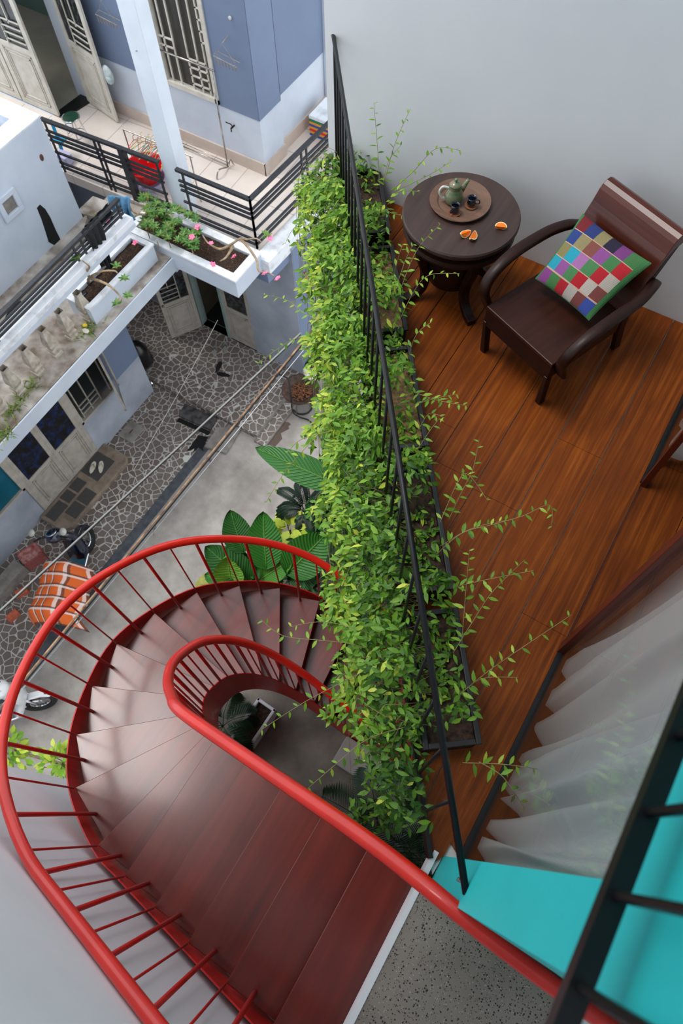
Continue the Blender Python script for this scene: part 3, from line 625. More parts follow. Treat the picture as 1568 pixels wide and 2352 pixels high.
for k in range(0, 39):
    u = .5+k*.5
    thick = (k % 2 == 0)
    r = .0125 if thick else .0065
    p = so(u, .025); q = so(u, -.04 if thick else .005)
    b = MB(); b.tube([(q.x, q.y, -RS*u-.08 if thick else -RS*u+.01), (q.x*.5+p.x*.5, q.y*.5+p.y*.5, -RS*u+.45), (p.x, p.y, zro(u))], r, 8); b.build('baluster', 'red_dark', outr, smooth=True)
    if u < 6.2 and k % 2: continue
    p = si(u, .012); q = si(u, .0)
    b = MB(); b.tube([(q.x, q.y, -RS*u+.01), (p.x, p.y, zri(u))], r*.95, 8); b.build('baluster', 'red_dark', inr, smooth=True)
b = MB(); b.box(-.52, .25, .50, .78, ZD, ZD+.22); tag(b.build('stone_block', M('grey_stone', (150, 148, 146), .85, scale=6), bevel=.01), 'grey stone block at the foot of the red staircase', 'step')
# ================================================================== TERRACE RAILING
tr = thing('terrace_railing', 'tall black steel railing running diagonally along the planted terrace edge', 'railing', rail(.5))
b = MB(); b.tube([rail(-.003, 0, .98), rail(.3, 0, .98), rail(.6, 0, .98), rail(1.004, 0, .98)], .0125, 12); b.build('top_rail', 'black', tr, smooth=True)
b = MB(); b.beam(rail(0, .0, -.04), rail(.985, .0, -.04), .02, .13); b.build('edge_channel', 'black', tr)
for k in range(26):
    s = .012+k*.0372; b = MB(); b.tube([rail(s, 0, -.04), rail(s, 0, .98)], .0075, 8); b.build('picket', 'black', tr, smooth=True)
for z in (.95, .90): b = MB(); b.lathe([(.007, 0), (.007, .012)], (.366, .09, z), 8, (-1, 0, 0)); b.build('bolt', 'steel', tr)
# ================================================================== SLIDING DOORS, CURTAINS
GX = .457
d = thing('door_6', 'x', 'x', (GX, .74, 0)); del d['category']; del d['label']; d['kind'] = 'structure'
b = MB(); b.box(GX-.022, GX+.035, 1.285, 1.345, 0, 2.26); b.build('stile', 'jamb', d, bevel=.003)
b = MB(); b.box(GX-.003, GX+.003, .17, 1.285, .01, 2.26); b.build('pane', 'glass', d)
b = MB(); b.box(GX-.018, GX+.018, .17, 1.30, 0, .018); b.build('track', 'black', d)
d = thing('door_7', 'x', 'x', (GX, 3.0, 0)); del d['category']; del d['label']; d['kind'] = 'structure'
b = MB(); b.box(GX-.012, GX+.02, 2.40, 2.435, 0, 2.26); b.build('stile', 'jamb', d, bevel=.002)
b = MB(); b.box(GX-.003, GX+.003, 2.435, YW, .01, 2.26); b.build('pane', 'glass', d)
b = MB(); b.box(GX-.018, GX+.018, 2.42, YW, 0, .018); b.build('track', 'black', d)
b = MB(); b.box(GX+.002, GX+.10, 1.345, 1.37, 0, 2.26); b.box(GX-.004, GX+.0, 1.3, 2.42, -.001, .004); struct('trim_opening', b, 'jamb')
def curtain(name, y0, y1, x, amp, label, seed):
    rnd = random.Random(seed); nY, nZ = 150, 26; vs = []; L = y1-y0
    ph = [rnd.uniform(0, 6.28) for _ in range(4)]
    for j in range(nZ+1):
        z = .012+2.2*j/nZ; fl = 1+.9*(1-j/nZ)**3
        for i in range(nY+1):
            t = i/nY; y = y0+L*t
            w_ = math.sin(t*2*math.pi*L*7.5+ph[0]+.5*math.sin(t*9+ph[1])+.25*math.sin(z*2+ph[2]))
            xx = x+amp*fl*w_+.022*fl*math.sin(t*17+ph[3]+z*1.3)-.05*(1-j/nZ)**6*abs(math.sin(t*23+ph[1]))
            yy = y+.02*math.sin(t*31+z*1.7)+.05*(1-j/nZ)**2*math.sin(t*5+ph[2])
            vs.append((max(xx, GX+.035), yy, z+.012*abs(math.sin(t*40)) if j == 0 else z))
    b = MB(); b.add(vs, [(j*(nY+1)+i, j*(nY+1)+i+1, (j+1)*(nY+1)+i+1, (j+1)*(nY+1)+i) for j in range(nZ) for i in range(nY)])
    tag(b.build(name, 'sheer', smooth=True), label, 'curtain')
curtain('sheer_curtain', .20, 1.36, .545, .028, 'long sheer white curtain in folds behind the glass door beside the teal wall', 3)
curtain('sheer_curtain', 2.62, 3.5, .545, .026, 'sheer white curtain behind the farther glass door near the white wall', 5)
# window guard up by the camera
g = thing('window_guard', 'black steel bars of a window guard, out of focus close to the viewer', 'guard', (.33, 1.0, 2.44))
b = MB(); b.beam((.33, -1.2, 2.44), (.33, 2.4, 2.44), .03, .03); b.build('bottom_bar', 'black', g)
yb = [P(1400, 1745, 2.44).y, P(1432, 1935, 2.44).y, P(1352, 2138, 2.44).y]
y_ = .245
for k in range(-6, 16):
    yy = y_-.118*k
    b = MB(); b.tube([(.33, yy, 2.44), (.33, yy, 3.45)], .0075, 8)
    if -1.1 < yy < 2.3: b.build('picket', 'black', g, smooth=True)
b = MB(); b.beam((.33, -1.2, 3.46), (.33, 2.4, 3.46), .03, .02); b.build('top_bar', 'black', g)
# ================================================================== TABLE AND TEA
tc = Vector((-1.155, 3.145, 0))
t = thing('side_table', 'round dark wooden side table with a drum pedestal beside the armchair', 'table', tc)
b = MB(); b.lathe([(.30, .555), (.335, .56), (.342, .575), (.342, .59), (.335, .6), (.0, .601)], tc, 64); b.build('tabletop', 'tabletop', t, smooth=False)
b = MB(); b.lathe([(.24, .47), (.325, .48), (.332, .50), (.325, .52), (.30, .525), (.30, .56)], tc, 64); b.build('apron', 'furn', t)
b = MB(); b.lathe([(.10, .10), (.15, .12), (.17, .2), (.185, .3), (.17, .42), (.14, .47)], tc, 40); b.build('drum', 'furn', t, smooth=True)
for k in range(4):
    a = R(45+8+90*k); dv = Vector((math.cos(a), math.sin(a), 0)); pts = spline([tc+dv*.24+Vector((0, 0, .49)), tc+dv*.235+Vector((0, 0, .35)), tc+dv*.19+Vector((0, 0, .2)), tc+dv*.20+Vector((0, 0, .09)), tc+dv*.27+Vector((0, 0, .03)), tc+dv*.34+Vector((0, 0, .02))], 5)
    b = MB(); sd = dv.cross(Vector((0, 0, 1)))
    for i in range(len(pts)-1): pass
    vs = []; n = len(pts)
    for i, p in enumerate(pts):
        tg = (pts[min(i+1, n-1)]-pts[max(i-1, 0)]).normalized(); q = tg.cross(sd)
        for su, sv in ((-1, -1), (1, -1), (1, 1), (-1, 1)): vs.append(p+sd*.028*su+q*.022*sv)
    b.add(vs, [f for i in range(n-1) for f in ((4*i+j, 4*i+(j+1) % 4, 4*i+4+(j+1) % 4, 4*i+4+j) for j in range(4))]+[(3, 2, 1, 0), (4*n-4, 4*n-3, 4*n-2, 4*n-1)])
    b.build('leg', 'furn', t, bevel=.004)
tp = Vector((-1.197, 3.205, .602))
b = MB(); b.lathe([(.11, 0), (.165, .014), (.178, .022), (.176, .027), (.135, .018), (.125, .010), (0.001, .010)], tp, 56); tag(b.build('serving_tray', 'tray', smooth=False), 'round carved brown wooden tray holding the tea set', 'tray')
pp = P(1040, 462, .615)
k = thing('teapot', 'green glazed ceramic teapot with a pale curved handle on the wooden tray', 'teapot', pp)
b = MB(); b.lathe([(.036, 0), (.05, .01), (.056, .035), (.05, .06), (.038, .085), (.034, .10), (.037, .104), (.034, .106)], pp, 32); b.build('body', 'glazed_green', k, smooth=True)
b = MB(); b.lathe([(.036, .105), (.034, .115), (.022, .126), (.008, .13), (.006, .136), (.010, .142), (.009, .15), (.001, .153)], pp, 28); b.build('lid', 'glazed_green', k, smooth=True)
sdv = (P(1075, 412, .70)-P(1040, 440, .66)); sdv.z = 0; sdv.normalize()
b = MB(); b.tube([pp+sdv*.045+Vector((0, 0, .055)), pp+sdv*.065+Vector((0, 0, .075)), pp+sdv*.08+Vector((0, 0, .098)), pp+sdv*.092+Vector((0, 0, .108))], [.02, .014, .012, .010], 12); b.build('spout', 'glazed_green', k, smooth=True)
hdv = (P(1003, 440, .66)-P(1040, 440, .66)); hdv.z = 0; hdv.normalize()
b = MB(); b.tube(spline([pp+hdv*.032+Vector((0, 0, .09)), pp+hdv*.07+Vector((0, 0, .098)), pp+hdv*.085+Vector((0, 0, .065)), pp+hdv*.07+Vector((0, 0, .03)), pp+hdv*.048+Vector((0, 0, .02))], 5), .007, 10); b.build('handle', 'handle_white', k, smooth=True, label='white handle')
for (x, y, lab, hx, rr) in ((1043, 489, 'dark blue glazed teacup on a clay saucer at the front of the tray', (-.2, -1), .026), (1081, 473, 'black glazed teacup with its handle to the right, behind the blue cup', (1, .25), .028)):
    q = P(x, y, .615); c = thing('teacup', lab, 'cup', q+Vector((0, 0, .006)), 'teacups on the tray')
    b = MB(); qq = q+Vector((0, 0, .006)); b.lathe([(.016, 0), (.024, .008), (.026, .022), (.021, .034), (rr, .052), (rr-.003, .052), (.018, .036), (.02, .015), (.001, .01)], qq, 28); b.build('bowl', 'glazed_blue', c, smooth=True)
    hv_ = Vector((hx[0], hx[1], 0)).normalized(); b = MB(); b.tube(spline([qq+hv_*.022+Vector((0, 0, .042)), qq+hv_*.042+Vector((0, 0, .042)), qq+hv_*.044+Vector((0, 0, .022)), qq+hv_*.024+Vector((0, 0, .015))], 4), .0035, 8); b.build('handle', 'glazed_blue', c, smooth=True)
    b = MB(); b.lathe([(.02, 0), (.036, .004), (.037, .006), (.030, .005), (.001, .004)], q+Vector((0, 0, .0)), 32)
    tag(b.build('saucer', 'terracotta'), 'small brown clay saucer under the '+('blue' if rr == .026 else 'black')+' teacup', 'saucer', 'saucers on the tray')
def wedge(c, rz, tilt, lab, halfa=50):
    r_ = .034; e = thing('orange_wedge', lab, 'fruit', c, 'orange wedges on the table')
    Tm = Matrix.Rotation(rz, 4, 'Z') @ Matrix.Rotation(tilt, 4, 'X')
    T = lambda p: Vector(c)+(Tm @ Vector(p))
    # wedge: axis along x, flesh between two planes, rind on the round side
    n, a0 = 14, R(halfa)
    for nm, rr, m_ in (('flesh', .88, 'orange_flesh'), ('rind', 1.0, 'orange_rind')):
        b = MB(T); vs = [];  na = 8
        for i in range(n+1):
            th = math.pi*i/n; x = -math.cos(th)*r_*rr; rad = math.sin(th)*r_*rr
            vs.append((x, 0, .001))
            for j in range(na+1):
                a = -a0+2*a0*j/na; vs.append((x, math.sin(a)*rad*.8, -math.cos(a)*rad))
        w_ = na+2; fs = []
        for i in range(n):
            for j in range(1, na+1): 
                if nm == 'rind': fs.append((i*w_+j, i*w_+j+1, (i+1)*w_+j+1, (i+1)*w_+j))
            if nm == 'flesh':
                for j in (1, na+1): fs.append((i*w_, i*w_+j, (i+1)*w_+j, (i+1)*w_))
        b.add(vs, fs)
        if nm == 'flesh':
            b2 = MB(T)
            for sg in (1, na+1):
                o_ = .0006*(1 if sg > 1 else -1)
                for i in range(n):
                    th0, th1 = math.pi*i/n, math.pi*(i+1)/n; a = -a0 if sg == 1 else a0
                    f = lambda th, rr_: (-math.cos(th)*r_*rr_, math.sin(a)*math.sin(th)*r_*rr_*.8+o_, -math.cos(a)*math.sin(th)*r_*rr_)
                    b2.add([f(th0, .86), f(th0, 1), f(th1, 1), f(th1, .86)], [(0, 1, 2, 3)])
            b2.build('pith', 'orange_pith', e)
        b.build(nm, m_, e)
wedge(P(1150, 521, .625), R(20), R(62), 'single orange wedge lying flat at the right side of the table')
wedge(P(1070, 534, .632), R(60), R(25), 'left orange wedge of the pair in front of the tray')
wedge(P(1086, 538, .632), R(100), R(-15), 'right orange wedge of the pair in front of the tray')
# ================================================================== ARMCHAIR
C0 = Vector((-.522, 2.66, 0)); cr_ = Vector((.932, -.363, 0)); cb = Vector((.363, .932, 0))
ch = thing('armchair', 'low dark rosewood armchair with broad curved arms against the white wall', 'chair', C0, rz=math.atan2(cr_.y, cr_.x))
L = dict(local=True)
b = MB(); b.box(-.262, .262, 0, .56, .395, .42); b.build('seat', 'seatw', ch, bevel=.005, **L)
b = MB(); b.box(-.262, .262, .005, .03, .27, .395); b.build('front_apron', 'furn', ch, bevel=.004, **L)
for s_ in (-1, 1):
    b = MB(); b.box(s_*.262-(.0 if s_ < 0 else .025), s_*.262+(.025 if s_ < 0 else 0), .03, .56, .28, .395); b.build('side_apron', 'furn', ch, bevel=.003, **L)
    b = MB(); b.add([(s_*.262-.025*s_, .0, .3), (s_*.262, .0, .3), (s_*.262, .05, .3), (s_*.262-.025*s_, .05, .3), (s_*.255-.03*s_, .04, 0), (s_*.262, .04, 0), (s_*.262, .085, 0), (s_*.255-.03*s_, .085, 0)], [(0, 1, 2, 3), (7, 6, 5, 4), (0, 4, 5, 1), (1, 5, 6, 2), (2, 6, 7, 3), (3, 7, 4, 0)]); b.build('front_leg', 'furn', ch, bevel=.004, **L)
    b = MB(); pts = [(s_*.235, .72, 0), (s_*.237, .64, .25), (s_*.238, .615, .42), (s_*.24, .70, .62), (s_*.24, .775, .79)]
    vs = []
    for p in pts:
        for dx, dy in ((-.016, -.03), (.016, -.03), (.016, .03), (-.016, .03)): vs.append((p[0]+dx, p[1]+dy, p[2]))
    b.add(vs, [f for i in range(4) for f in ((4*i+j, 4*i+(j+1) % 4, 4*i+4+(j+1) % 4, 4*i+4+j) for j in range(4))]+[(3, 2, 1, 0), (16, 17, 18, 19)]); b.build('rear_post', 'furn', ch, bevel=.005, **L)
    # arm: broad bent strip
    path = spline([(s_*.275, .70, .60), (s_*.30, .62, .625), (s_*.325, .50, .635), (s_*.33, .36, .64), (s_*.33, .22, .635), (s_*.325, .11, .61), (s_*.32, .035, .56), (s_*.31, .01, .49), (s_*.30, .03, .42), (s_*.292, .07, .33), (s_*.285, .10, .28)], 6)
    vs = []; n = len(path)
    for i, p in enumerate(path):
        tg = (path[min(i+1, n-1)]-path[max(i-1, 0)]).normalized(); sx = Vector((1, 0, 0)); sx = (sx-tg*sx.dot(tg)).normalized(); q = sx.cross(tg).normalized()
        wd_, th_ = .033, .017+.006*math.sin(math.pi*i/n)
        for j in range(12):
            a = 2*math.pi*j/12; ca, sa = math.cos(a), math.sin(a)
            vs.append(p+sx*wd_*math.copysign(abs(ca)**.6, ca)+q*th_*math.copysign(abs(sa)**.7, sa))
    b = MB(); b.add(vs, [f for i in range(n-1) for f in ((12*i+j, 12*i+(j+1) % 12, 12*i+12+(j+1) % 12, 12*i+12+j) for j in range(12))]+[tuple(range(11, -1, -1)), tuple(12*(n-1)+j for j in range(12))])
    b.build('arm', 'furn', ch, smooth=True, **L)
# back board: curled panel
prof = [(.555, .40), (.575, .48), (.60, .56), (.63, .64), (.665, .72), (.695, .78), (.708, .815), (.718, .842), (.734, .864), (.757, .877), (.785, .879), (.81, .866), (.822, .844), (.822, .82), (.811, .802), (.793, .793), (.77, .793), (.747, .785), (.726, .765), (.685, .705), (.65, .625), (.62, .545), (.595, .465), (.575, .40)]
b = MB(); vs = [(x, y, z) for x in (-.262, .262) for y, z in prof]; n = len(prof)
b.add(vs, [tuple(range(n-1, -1, -1)), tuple(range(n, 2*n))]+[(i, (i+1) % n, n+(i+1) % n, n+i) for i in range(n)]); b.build('back_board', 'furn_x', ch, bevel=.003, **L)
# cushion
PC = [[(120, 30, 40), (44, 60, 120), (150, 138, 98), (40, 34, 60), (124, 62, 128), (70, 124, 72)],
      [(44, 66, 134), (150, 138, 98), (134, 78, 68), (146, 80, 150), (70, 128, 76), (190, 34, 46)],
      [(140, 130, 84), (40, 160, 184), (170, 110, 168), (76, 134, 84), (188, 32, 46), (188, 178, 168)],
      [(40, 160, 184), (148, 84, 152), (74, 132, 80), (184, 30, 44), (196, 186, 176), (126, 66, 62)],
      [(138, 66, 136), (70, 124, 68), (180, 28, 42), (184, 176, 168), (120, 62, 58), (56, 78, 160)]]
cols = sorted({c for r in PC for c in r}); green = (62, 122, 70)
def clothmat(c):
    m_, nt, bb = newmat('woven_'+'_'.join(map(str, c))); v = coords(nt, (1, 1, 1), world=False)
    wv = N(nt, 'ShaderNodeTexWave'); wv.inputs['Scale'].default_value = 55; wv.inputs['Distortion'].default_value = 1.5; nt.links.new(v, wv.inputs['Vector'])
    cc = srgb(c); nt.links.new(ramp(nt, wv.outputs[0], [(.1, tuple(q*.62 for q in cc)), (.6, cc)]), bb.inputs['Base Color']); bb.inputs['Roughness'].default_value = .95
    bump(nt, bb, wv.outputs[0], .5, .003); return m_
mats = [clothmat(c) for c in cols]+[clothmat(green), clothmat((206, 170, 150))]
A_, B_, D_, E_ = P(1338, 490, .76), P(1497, 605, .76), P(1352, 737, .50), P(1228, 640, .50)   # top-left, top-right, bottom-right, bottom-left
nn = (B_-A_).cross(E_-A_).normalized(); nn = nn if nn.z > 0 else -nn
cc_ = (A_+B_+D_+E_)/4
cu = thing('cushion', 'patchwork cushion of coloured woven squares leaning on the armchair back', 'cushion', cc_)
NU = 90
for sgn, nm in ((1, 'patchwork_front'), (-1, 'green_back')):
    b = MB(); vs = []; fs = []; mi_ = []
    for j in range(NU+1):
        for i in range(NU+1):
            u, v = i/NU, j/NU; p = A_*(1-u)*(1-v)+B_*u*(1-v)+D_*u*v+E_*(1-u)*v
            cu_ = (p-cc_)*(-.045*(math.sin(math.pi*u)**.0)*((2*abs(u-.5))**2*(1-(2*abs(v-.5))**2)+(2*abs(v-.5))**2*(1-(2*abs(u-.5))**2)))
            hgt = .072*(max(0, math.sin(math.pi*u)*math.sin(math.pi*v)))**.5
            vs.append(p+cu_+nn*sgn*hgt+nn*.004*math.sin(u*9)*math.sin(v*8))
    for j in range(NU):
        for i in range(NU):
            q = j*(NU+1)+i; fs.append((q, q+1, q+NU+2, q+NU+1) if sgn > 0 else (q, q+NU+1, q+NU+2, q+1))
            u, v = (i+.5)/NU, (j+.5)/NU
            if sgn < 0 or u > .93 or u < .03 or v > .985: mi_.append(len(cols)); continue
            r_ = min(int(v/.985*5), 4); c_ = min(int((u-.03)/.90*6+(0)), 5)
            if abs(v/.985*5-round(v/.985*5)) < .035 and .1 < v < .93: mi_.append(len(cols)+1)
            else: mi_.append(cols.index(PC[r_][c_]))
    b.add(vs, fs); b.mi = mi_; b.build(nm, mats, cu, smooth=True)
# ================================================================== PLANTERS AND VINES
def sY(y): return (RA.y-y)/(RA.y-RB.y)
rng = [(.045, .175), (.205, .355), (.385, .535), (.565, .72), (.745, .885)]
side = ['nearest the white wall', 'second from the white wall', 'in the middle of the row', 'second from the teal wall', 'nearest the teal wall']
for k, (s0, s1) in enumerate(rng):
    ce = rail((s0+s1)/2, -.15); Lh = (s1-s0)*4.49/2
    T = lambda p, ce=ce: ce+RE*p.x-RN*p.y+Vector((0, 0, p.z))
    pl = thing('planter_box', 'black plastic planter box of the vine row, '+side[k], 'planter', ce, 'planter boxes along the railing')
    b = MB(T)
    b.ring(-Lh, Lh, -.125, .125, .017, 0, .185); b.ring(-Lh-.01, Lh+.01, -.135, .135, .027, .185, .2)
    b.box(-Lh, Lh, -.12, .12, 0, .02); b.build('tub', 'dark_plastic', pl, bevel=.004)
    b = MB(T); rnd = random.Random(k); nx, ny = 24, 8; vs = [(-Lh+.017+(2*Lh-.034)*i/nx, -.108+.216*j/ny, .165+rnd.uniform(-.008, .01)) for j in range(ny+1) for i in range(nx+1)]
    b.add(vs, [(j*(nx+1)+i, j*(nx+1)+i+1, (j+1)*(nx+1)+i+1, (j+1)*(nx+1)+i) for j in range(ny) for i in range(nx)]); b.build('soil', 'coir' if k in (1, 2) else 'soil', pl, smooth=True)
runners = [
 (0, [((872, 430), 3.38), ((866, 330), 3.50), ((858, 236), 3.56)]), (0, [((880, 430), 3.4), ((905, 335), 3.5), ((942, 250), 3.57)]), (0, [((895, 440), 3.36), ((948, 395), 3.4), ((1000, 342), 3.46), ((1058, 346), 3.5)]),
 (0, [((905, 440), 3.3), ((985, 402), 3.4), ((1034, 372), 3.45)]), (0, [((880, 420), 3.4), ((892, 370), 3.5), ((922, 332), 3.55)])]
runz = [
 (0, [(890, 470, .45), (915, 440, .6), (960, 440, .65)]), (0, [(885, 480, .4), (900, 490, .4), (925, 495, .42)]),
 (1, [(905, 720, .3), (925, 650, .5), (960, 570, .66), (1012, 514, .74)]), (1, [(900, 690, .3), (930, 600, .5), (950, 560, .6)]), (1, [(915, 740, .3), (950, 670, .5), (985, 632, .62), (1055, 628, .7)]),
 (1, [(900, 650, .3), (915, 590, .5), (925, 560, .55)]), (2, [(935, 830, .3), (955, 770, .5), (990, 740, .6)]),
 (2, [(950, 900, .3), (990, 915, .45), (1030, 925, .55), (1072, 932, .6)]), (2, [(950, 930, .3), (1000, 915, .5), (1050, 905, .55)]), (2, [(960, 990, .3), (985, 950, .4), (1020, 960, .5)]),
 (2, [(960, 1030, .3), (990, 985, .4), (1010, 960, .45)]), (3, [(1030, 1195, .35), (1060, 1130, .5), (1085, 1080, .6), (1100, 1010, .7)]), (3, [(1010, 1200, .35), (1050, 1110, .45), (1075, 1090, .5), (1120, 1150, .5)]),
 (3, [(1000, 1275, .3), (1060, 1225, .5), (1130, 1205, .6), (1200, 1185, .7), (1262, 1160, .75), (1267, 1212, .7)]), (3, [(1010, 1255, .3), (1080, 1215, .5), (1160, 1195, .6)]),
 (3, [(1060, 1480, .3), (1070, 1350, .5), (1078, 1262, .65)]), (4, [(1040, 1350, .3), (1100, 1335, .5), (1225, 1310, .65)]), (4, [(1040, 1500, .3), (1090, 1420, .45), (1130, 1360, .55), (1205, 1285, .7)]),
 (4, [(1050, 1600, .3), (1110, 1550, .45), (1180, 1500, .6), (1312, 1412, .75)]), (4, [(1060, 1590, .3), (1110, 1558, .4), (1190, 1556, .5)]),
 (4, [(1062, 1752, .3), (1130, 1754, .45), (1180, 1758, .5), (1245, 1768, .55)]), (4, [(1100, 1750, .4), (1150, 1780, .5), (1180, 1820, .5), (1205, 1858, .5)]),
 (3, [(860, 1495, .3), (800, 1478, .35), (730, 1470, .35), (650, 1460, .3), (600, 1424, .3)]), (3, [(890, 1470, .3), (820, 1445, .35), (740, 1428, .35), (665, 1440, .3)]),
 (4, [(880, 1520, .25), (800, 1560, .3), (700, 1612, .3), (597, 1678, .25)]), (4, [(930, 1670, .3), (840, 1700, .35), (760, 1765, .3), (698, 1818, .25)]),
 (1, [(750, 745, .3), (700, 720, .25), (660, 690, .2), (604, 676, .15)]), (2, [(750, 790, .3), (690, 775, .2), (640, 800, .1), (590, 835, .05)]), (2, [(770, 960, .3), (700, 1030, .2), (650, 1090, .1), (610, 1155, .05)]),
 (2, [(760, 990, .3), (690, 1010, .2), (660, 1040, .15)]), (0, [(700, 500, .3), (670, 530, .25), (655, 560, .2)]), (1, [(720, 660, .3), (705, 640, .25), (690, 620, .2)])]
runp = [(k, [PY(x, y, Y) for (x, y), Y in L_]) for k, L_ in runners]+[(k, [P(x, y, z) for x, y, z in L_]) for k, L_ in runz]
plab = ['leafy vine spilling over the railing beside the white wall, with shoots climbing the wall', 'bright green vine spilling over the railing next to the round table', 'bright green vine over the railing opposite the armchair seat',
        'dense green vine over the railing above the lower flight of the staircase', 'dark and bright green vine hanging by the near end of the railing']
for k, (s0, s1) in enumerate(rng):
    rnd = random.Random(20+k); s0 = max(0, s0-.02); s1 = s1+.02 if k < 4 else .955
    vi = thing('climbing_vine', plab[k], 'plant', rail((s0+s1)/2, -.1, .17), 'vines along the railing')
    b = MB(); b2 = MB()
    NL = 2900 if k else 2300
    for i in range(NL):
        s = rnd.uniform(s0, s1); inner = rnd.random() < .17
        if k == 4 and s > .87 and (inner or rnd.random() < .45): continue
        if inner: o = rnd.uniform(-.24, -.02); zt = .30+.18*math.sin(s*40+k)+.05*math.sin(s*97); z = zt-abs(rnd.gauss(0, .09)); z = max(z, .2)
        else:
            o = rnd.uniform(-.02, .27+.02*k+.05*math.sin(s*55)+.03*math.sin(s*130)); zt = .42*math.cos(math.pi*(o-.04)/.78)+.05*math.sin(s*48+o*9)+.03*math.sin(s*140)
            z = zt-abs(rnd.gauss(0, .10)); 
            if rnd.random() < .32: z = rnd.uniform(-.75, .1); o = rnd.uniform(.02, .22)
        if k == 4 and not inner and s > .84: o *= .85; z -= .30*(s-.84)/.14
        if s < .13: z -= .16*(1-s/.13)
        p = rail(s, o, z)
        if p.y > YW-.03: p.y = YW-.03-rnd.random()*.05
        a = rnd.uniform(0, 6.28); ow = .5 if not inner else -.3
        d_ = Vector((math.cos(a), math.sin(a), rnd.uniform(-.9, .25)))+RN*ow
        nr = Vector((rnd.gauss(0, .5), rnd.gauss(0, .5), 1))
        Lf = rnd.uniform(.036, .066); tone = min(1, max(0, rnd.gauss(.42 if not inner else .36, .17)+(.22 if (o > .2 and z > -.1) else 0)-(.25 if z < zt-.12 else 0)-.12*(k >= 3)))  # tone also carries painted light: street-side leaves brighter, buried leaves darker
        if rnd.random() < .015: tone = 1
        b.leaf(p, d_, nr, Lf, Lf*rnd.uniform(.30, .42), tone, rnd.uniform(.1, .35), .2, 2)
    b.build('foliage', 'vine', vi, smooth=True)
    for i in range(70 if k < 4 else 28):
        s = rnd.uniform(s0, min(s1, .88)); o1 = rnd.uniform(.05, .30); p0 = rail(s, -.1, .18); p1 = rail(s+rnd.uniform(-.02, .02), o1*.5, rnd.uniform(.2, .36)); p2 = rail(s+rnd.uniform(-.04, .04), o1, rnd.uniform(-.1, .22))
        p3 = rail(s+rnd.uniform(-.05, .05), o1+.03, rnd.uniform(-.7, .1))
        if p3.y > YW-.04 or p2.y > YW-.04: continue
        b2.tube(spline([p0, p1, p2, p3], 3), .0014, 4, cap=False)
    b2.build('stems', 'stem', vi)
    for kk, pts in runp:
        if kk != k: continue
        b = MB(); sp = spline(pts, 6); nsp = len(sp); b.tube(sp, [.0022*(1-.6*i/nsp) for i in range(nsp)], 5)
        ln = sum((sp[i+1]-sp[i]).length for i in range(nsp-1)); cnt = max(6, int(ln/.034))
        b.m = 1
        for i in range(cnt):
            f = (i+.6)/cnt*(nsp-1); j = min(int(f), nsp-2); p = sp[j].lerp(sp[j+1], f-j); tg = (sp[j+1]-sp[j]).normalized()
            sd = tg.cross(Vector((0, 0, 1))).normalized()*(1 if i % 2 else -1); sc = 1-.55*(i/cnt)**2
            d_ = tg*.55+sd+Vector((0, 0, rnd.uniform(-.5, .2))); Lf = rnd.uniform(.042, .062)*sc
            b.leaf(p, d_, Vector((rnd.gauss(0, .3), rnd.gauss(0, .3), 1)), Lf, Lf*.33, min(1, max(0, rnd.gauss(.5, .15))), .2, .2, 2)
        b.build('trailing_shoot', ['stem', 'vine'], vi, smooth=True)
# ================================================================== LOWER DECK GARDEN
def bigleaf(base, tip, nrm, W, tone, name_par, bend=.15, fold=.12, mat='bigleaf', wavy=.02, stalk=None):
    base, tip = Vector(base), Vector(tip); d_ = tip-base; Ln = d_.length; d_.normalize(); side_ = d_.cross(Vector(nrm)).normalized(); n_ = side_.cross(d_).normalized()
    nl, nw = 22, 8; b = MB(); vs = []; b.t = tone; uv = [(i/nl, abs(j/nw*2-1)) for i in range(nl+1) for j in range(nw+1)]
    for i in range(nl+1):
        t = i/nl; wv = W/2*(math.sin(math.pi*t**.75))**.65 if 0 < t < 1 else .002
        for j in range(nw+1):
            q = (j/nw*2-1); vs.append(base+d_*Ln*t-n_*bend*Ln*(t*t-t*.3)+side_*wv*q+n_*(fold*W*abs(q)+wavy*math.sin(t*42+abs(q)*-5)*abs(q)*.35))
    b.add(vs, [(i*(nw+1)+j, i*(nw+1)+j+1, (i+1)*(nw+1)+j+1, (i+1)*(nw+1)+j) for i in range(nl) for j in range(nw)])
    b.t = min(1, tone+.3); b.tube([base+d_*Ln*t-n_*bend*Ln*(t*t-t*.3)+n_*.004 for t in [k_/10 for k_ in range(10)]], .006, 5)
    if stalk is not None: b.tube(spline([stalk, (Vector(stalk)+base)/2+Vector((0, 0, .1)), base], 4), .011, 6)
    b.uv = uv+[(0, .5)]*(len(b.v)-len(uv)); b.build('leaf', mat, name_par, smooth=True)
g0 = Vector((-1.95, 1.95, ZD))
bp = thing('broadleaf_plant', 'large glossy broad-leaved plants rising behind the red handrail', 'plant', g0)
zz = -2.75
def PP(x, y, dz=0): return P(x, y, zz+dz)
bigleaf(PP(560, 1268, -.15), PP(527, 1172, .1), (.3, -.5, 1), .30, .12, bp, stalk=g0+Vector((-.2, -.2, 0)))
bigleaf(PP(612, 1305, -.2), PP(603, 1176, .15), (.3, -.5, 1), .36, .38, bp, stalk=g0)
bigleaf(PP(660, 1318, -.2), PP(752, 1224, .05), (.3, -.6, 1), .42, .40, bp, .05, stalk=g0+Vector((.1, 0, 0)))
bigleaf(PP(600, 1330, -.3), PP(672, 1282, -.1), (0, -.3, 1), .26, .62, bp, stalk=g0)
bigleaf(PP(575, 1340, -.3), PP(470, 1255, -.1), (.2, -.3, 1), .36, .10, bp, stalk=g0+Vector((-.2, -.2, 0)))
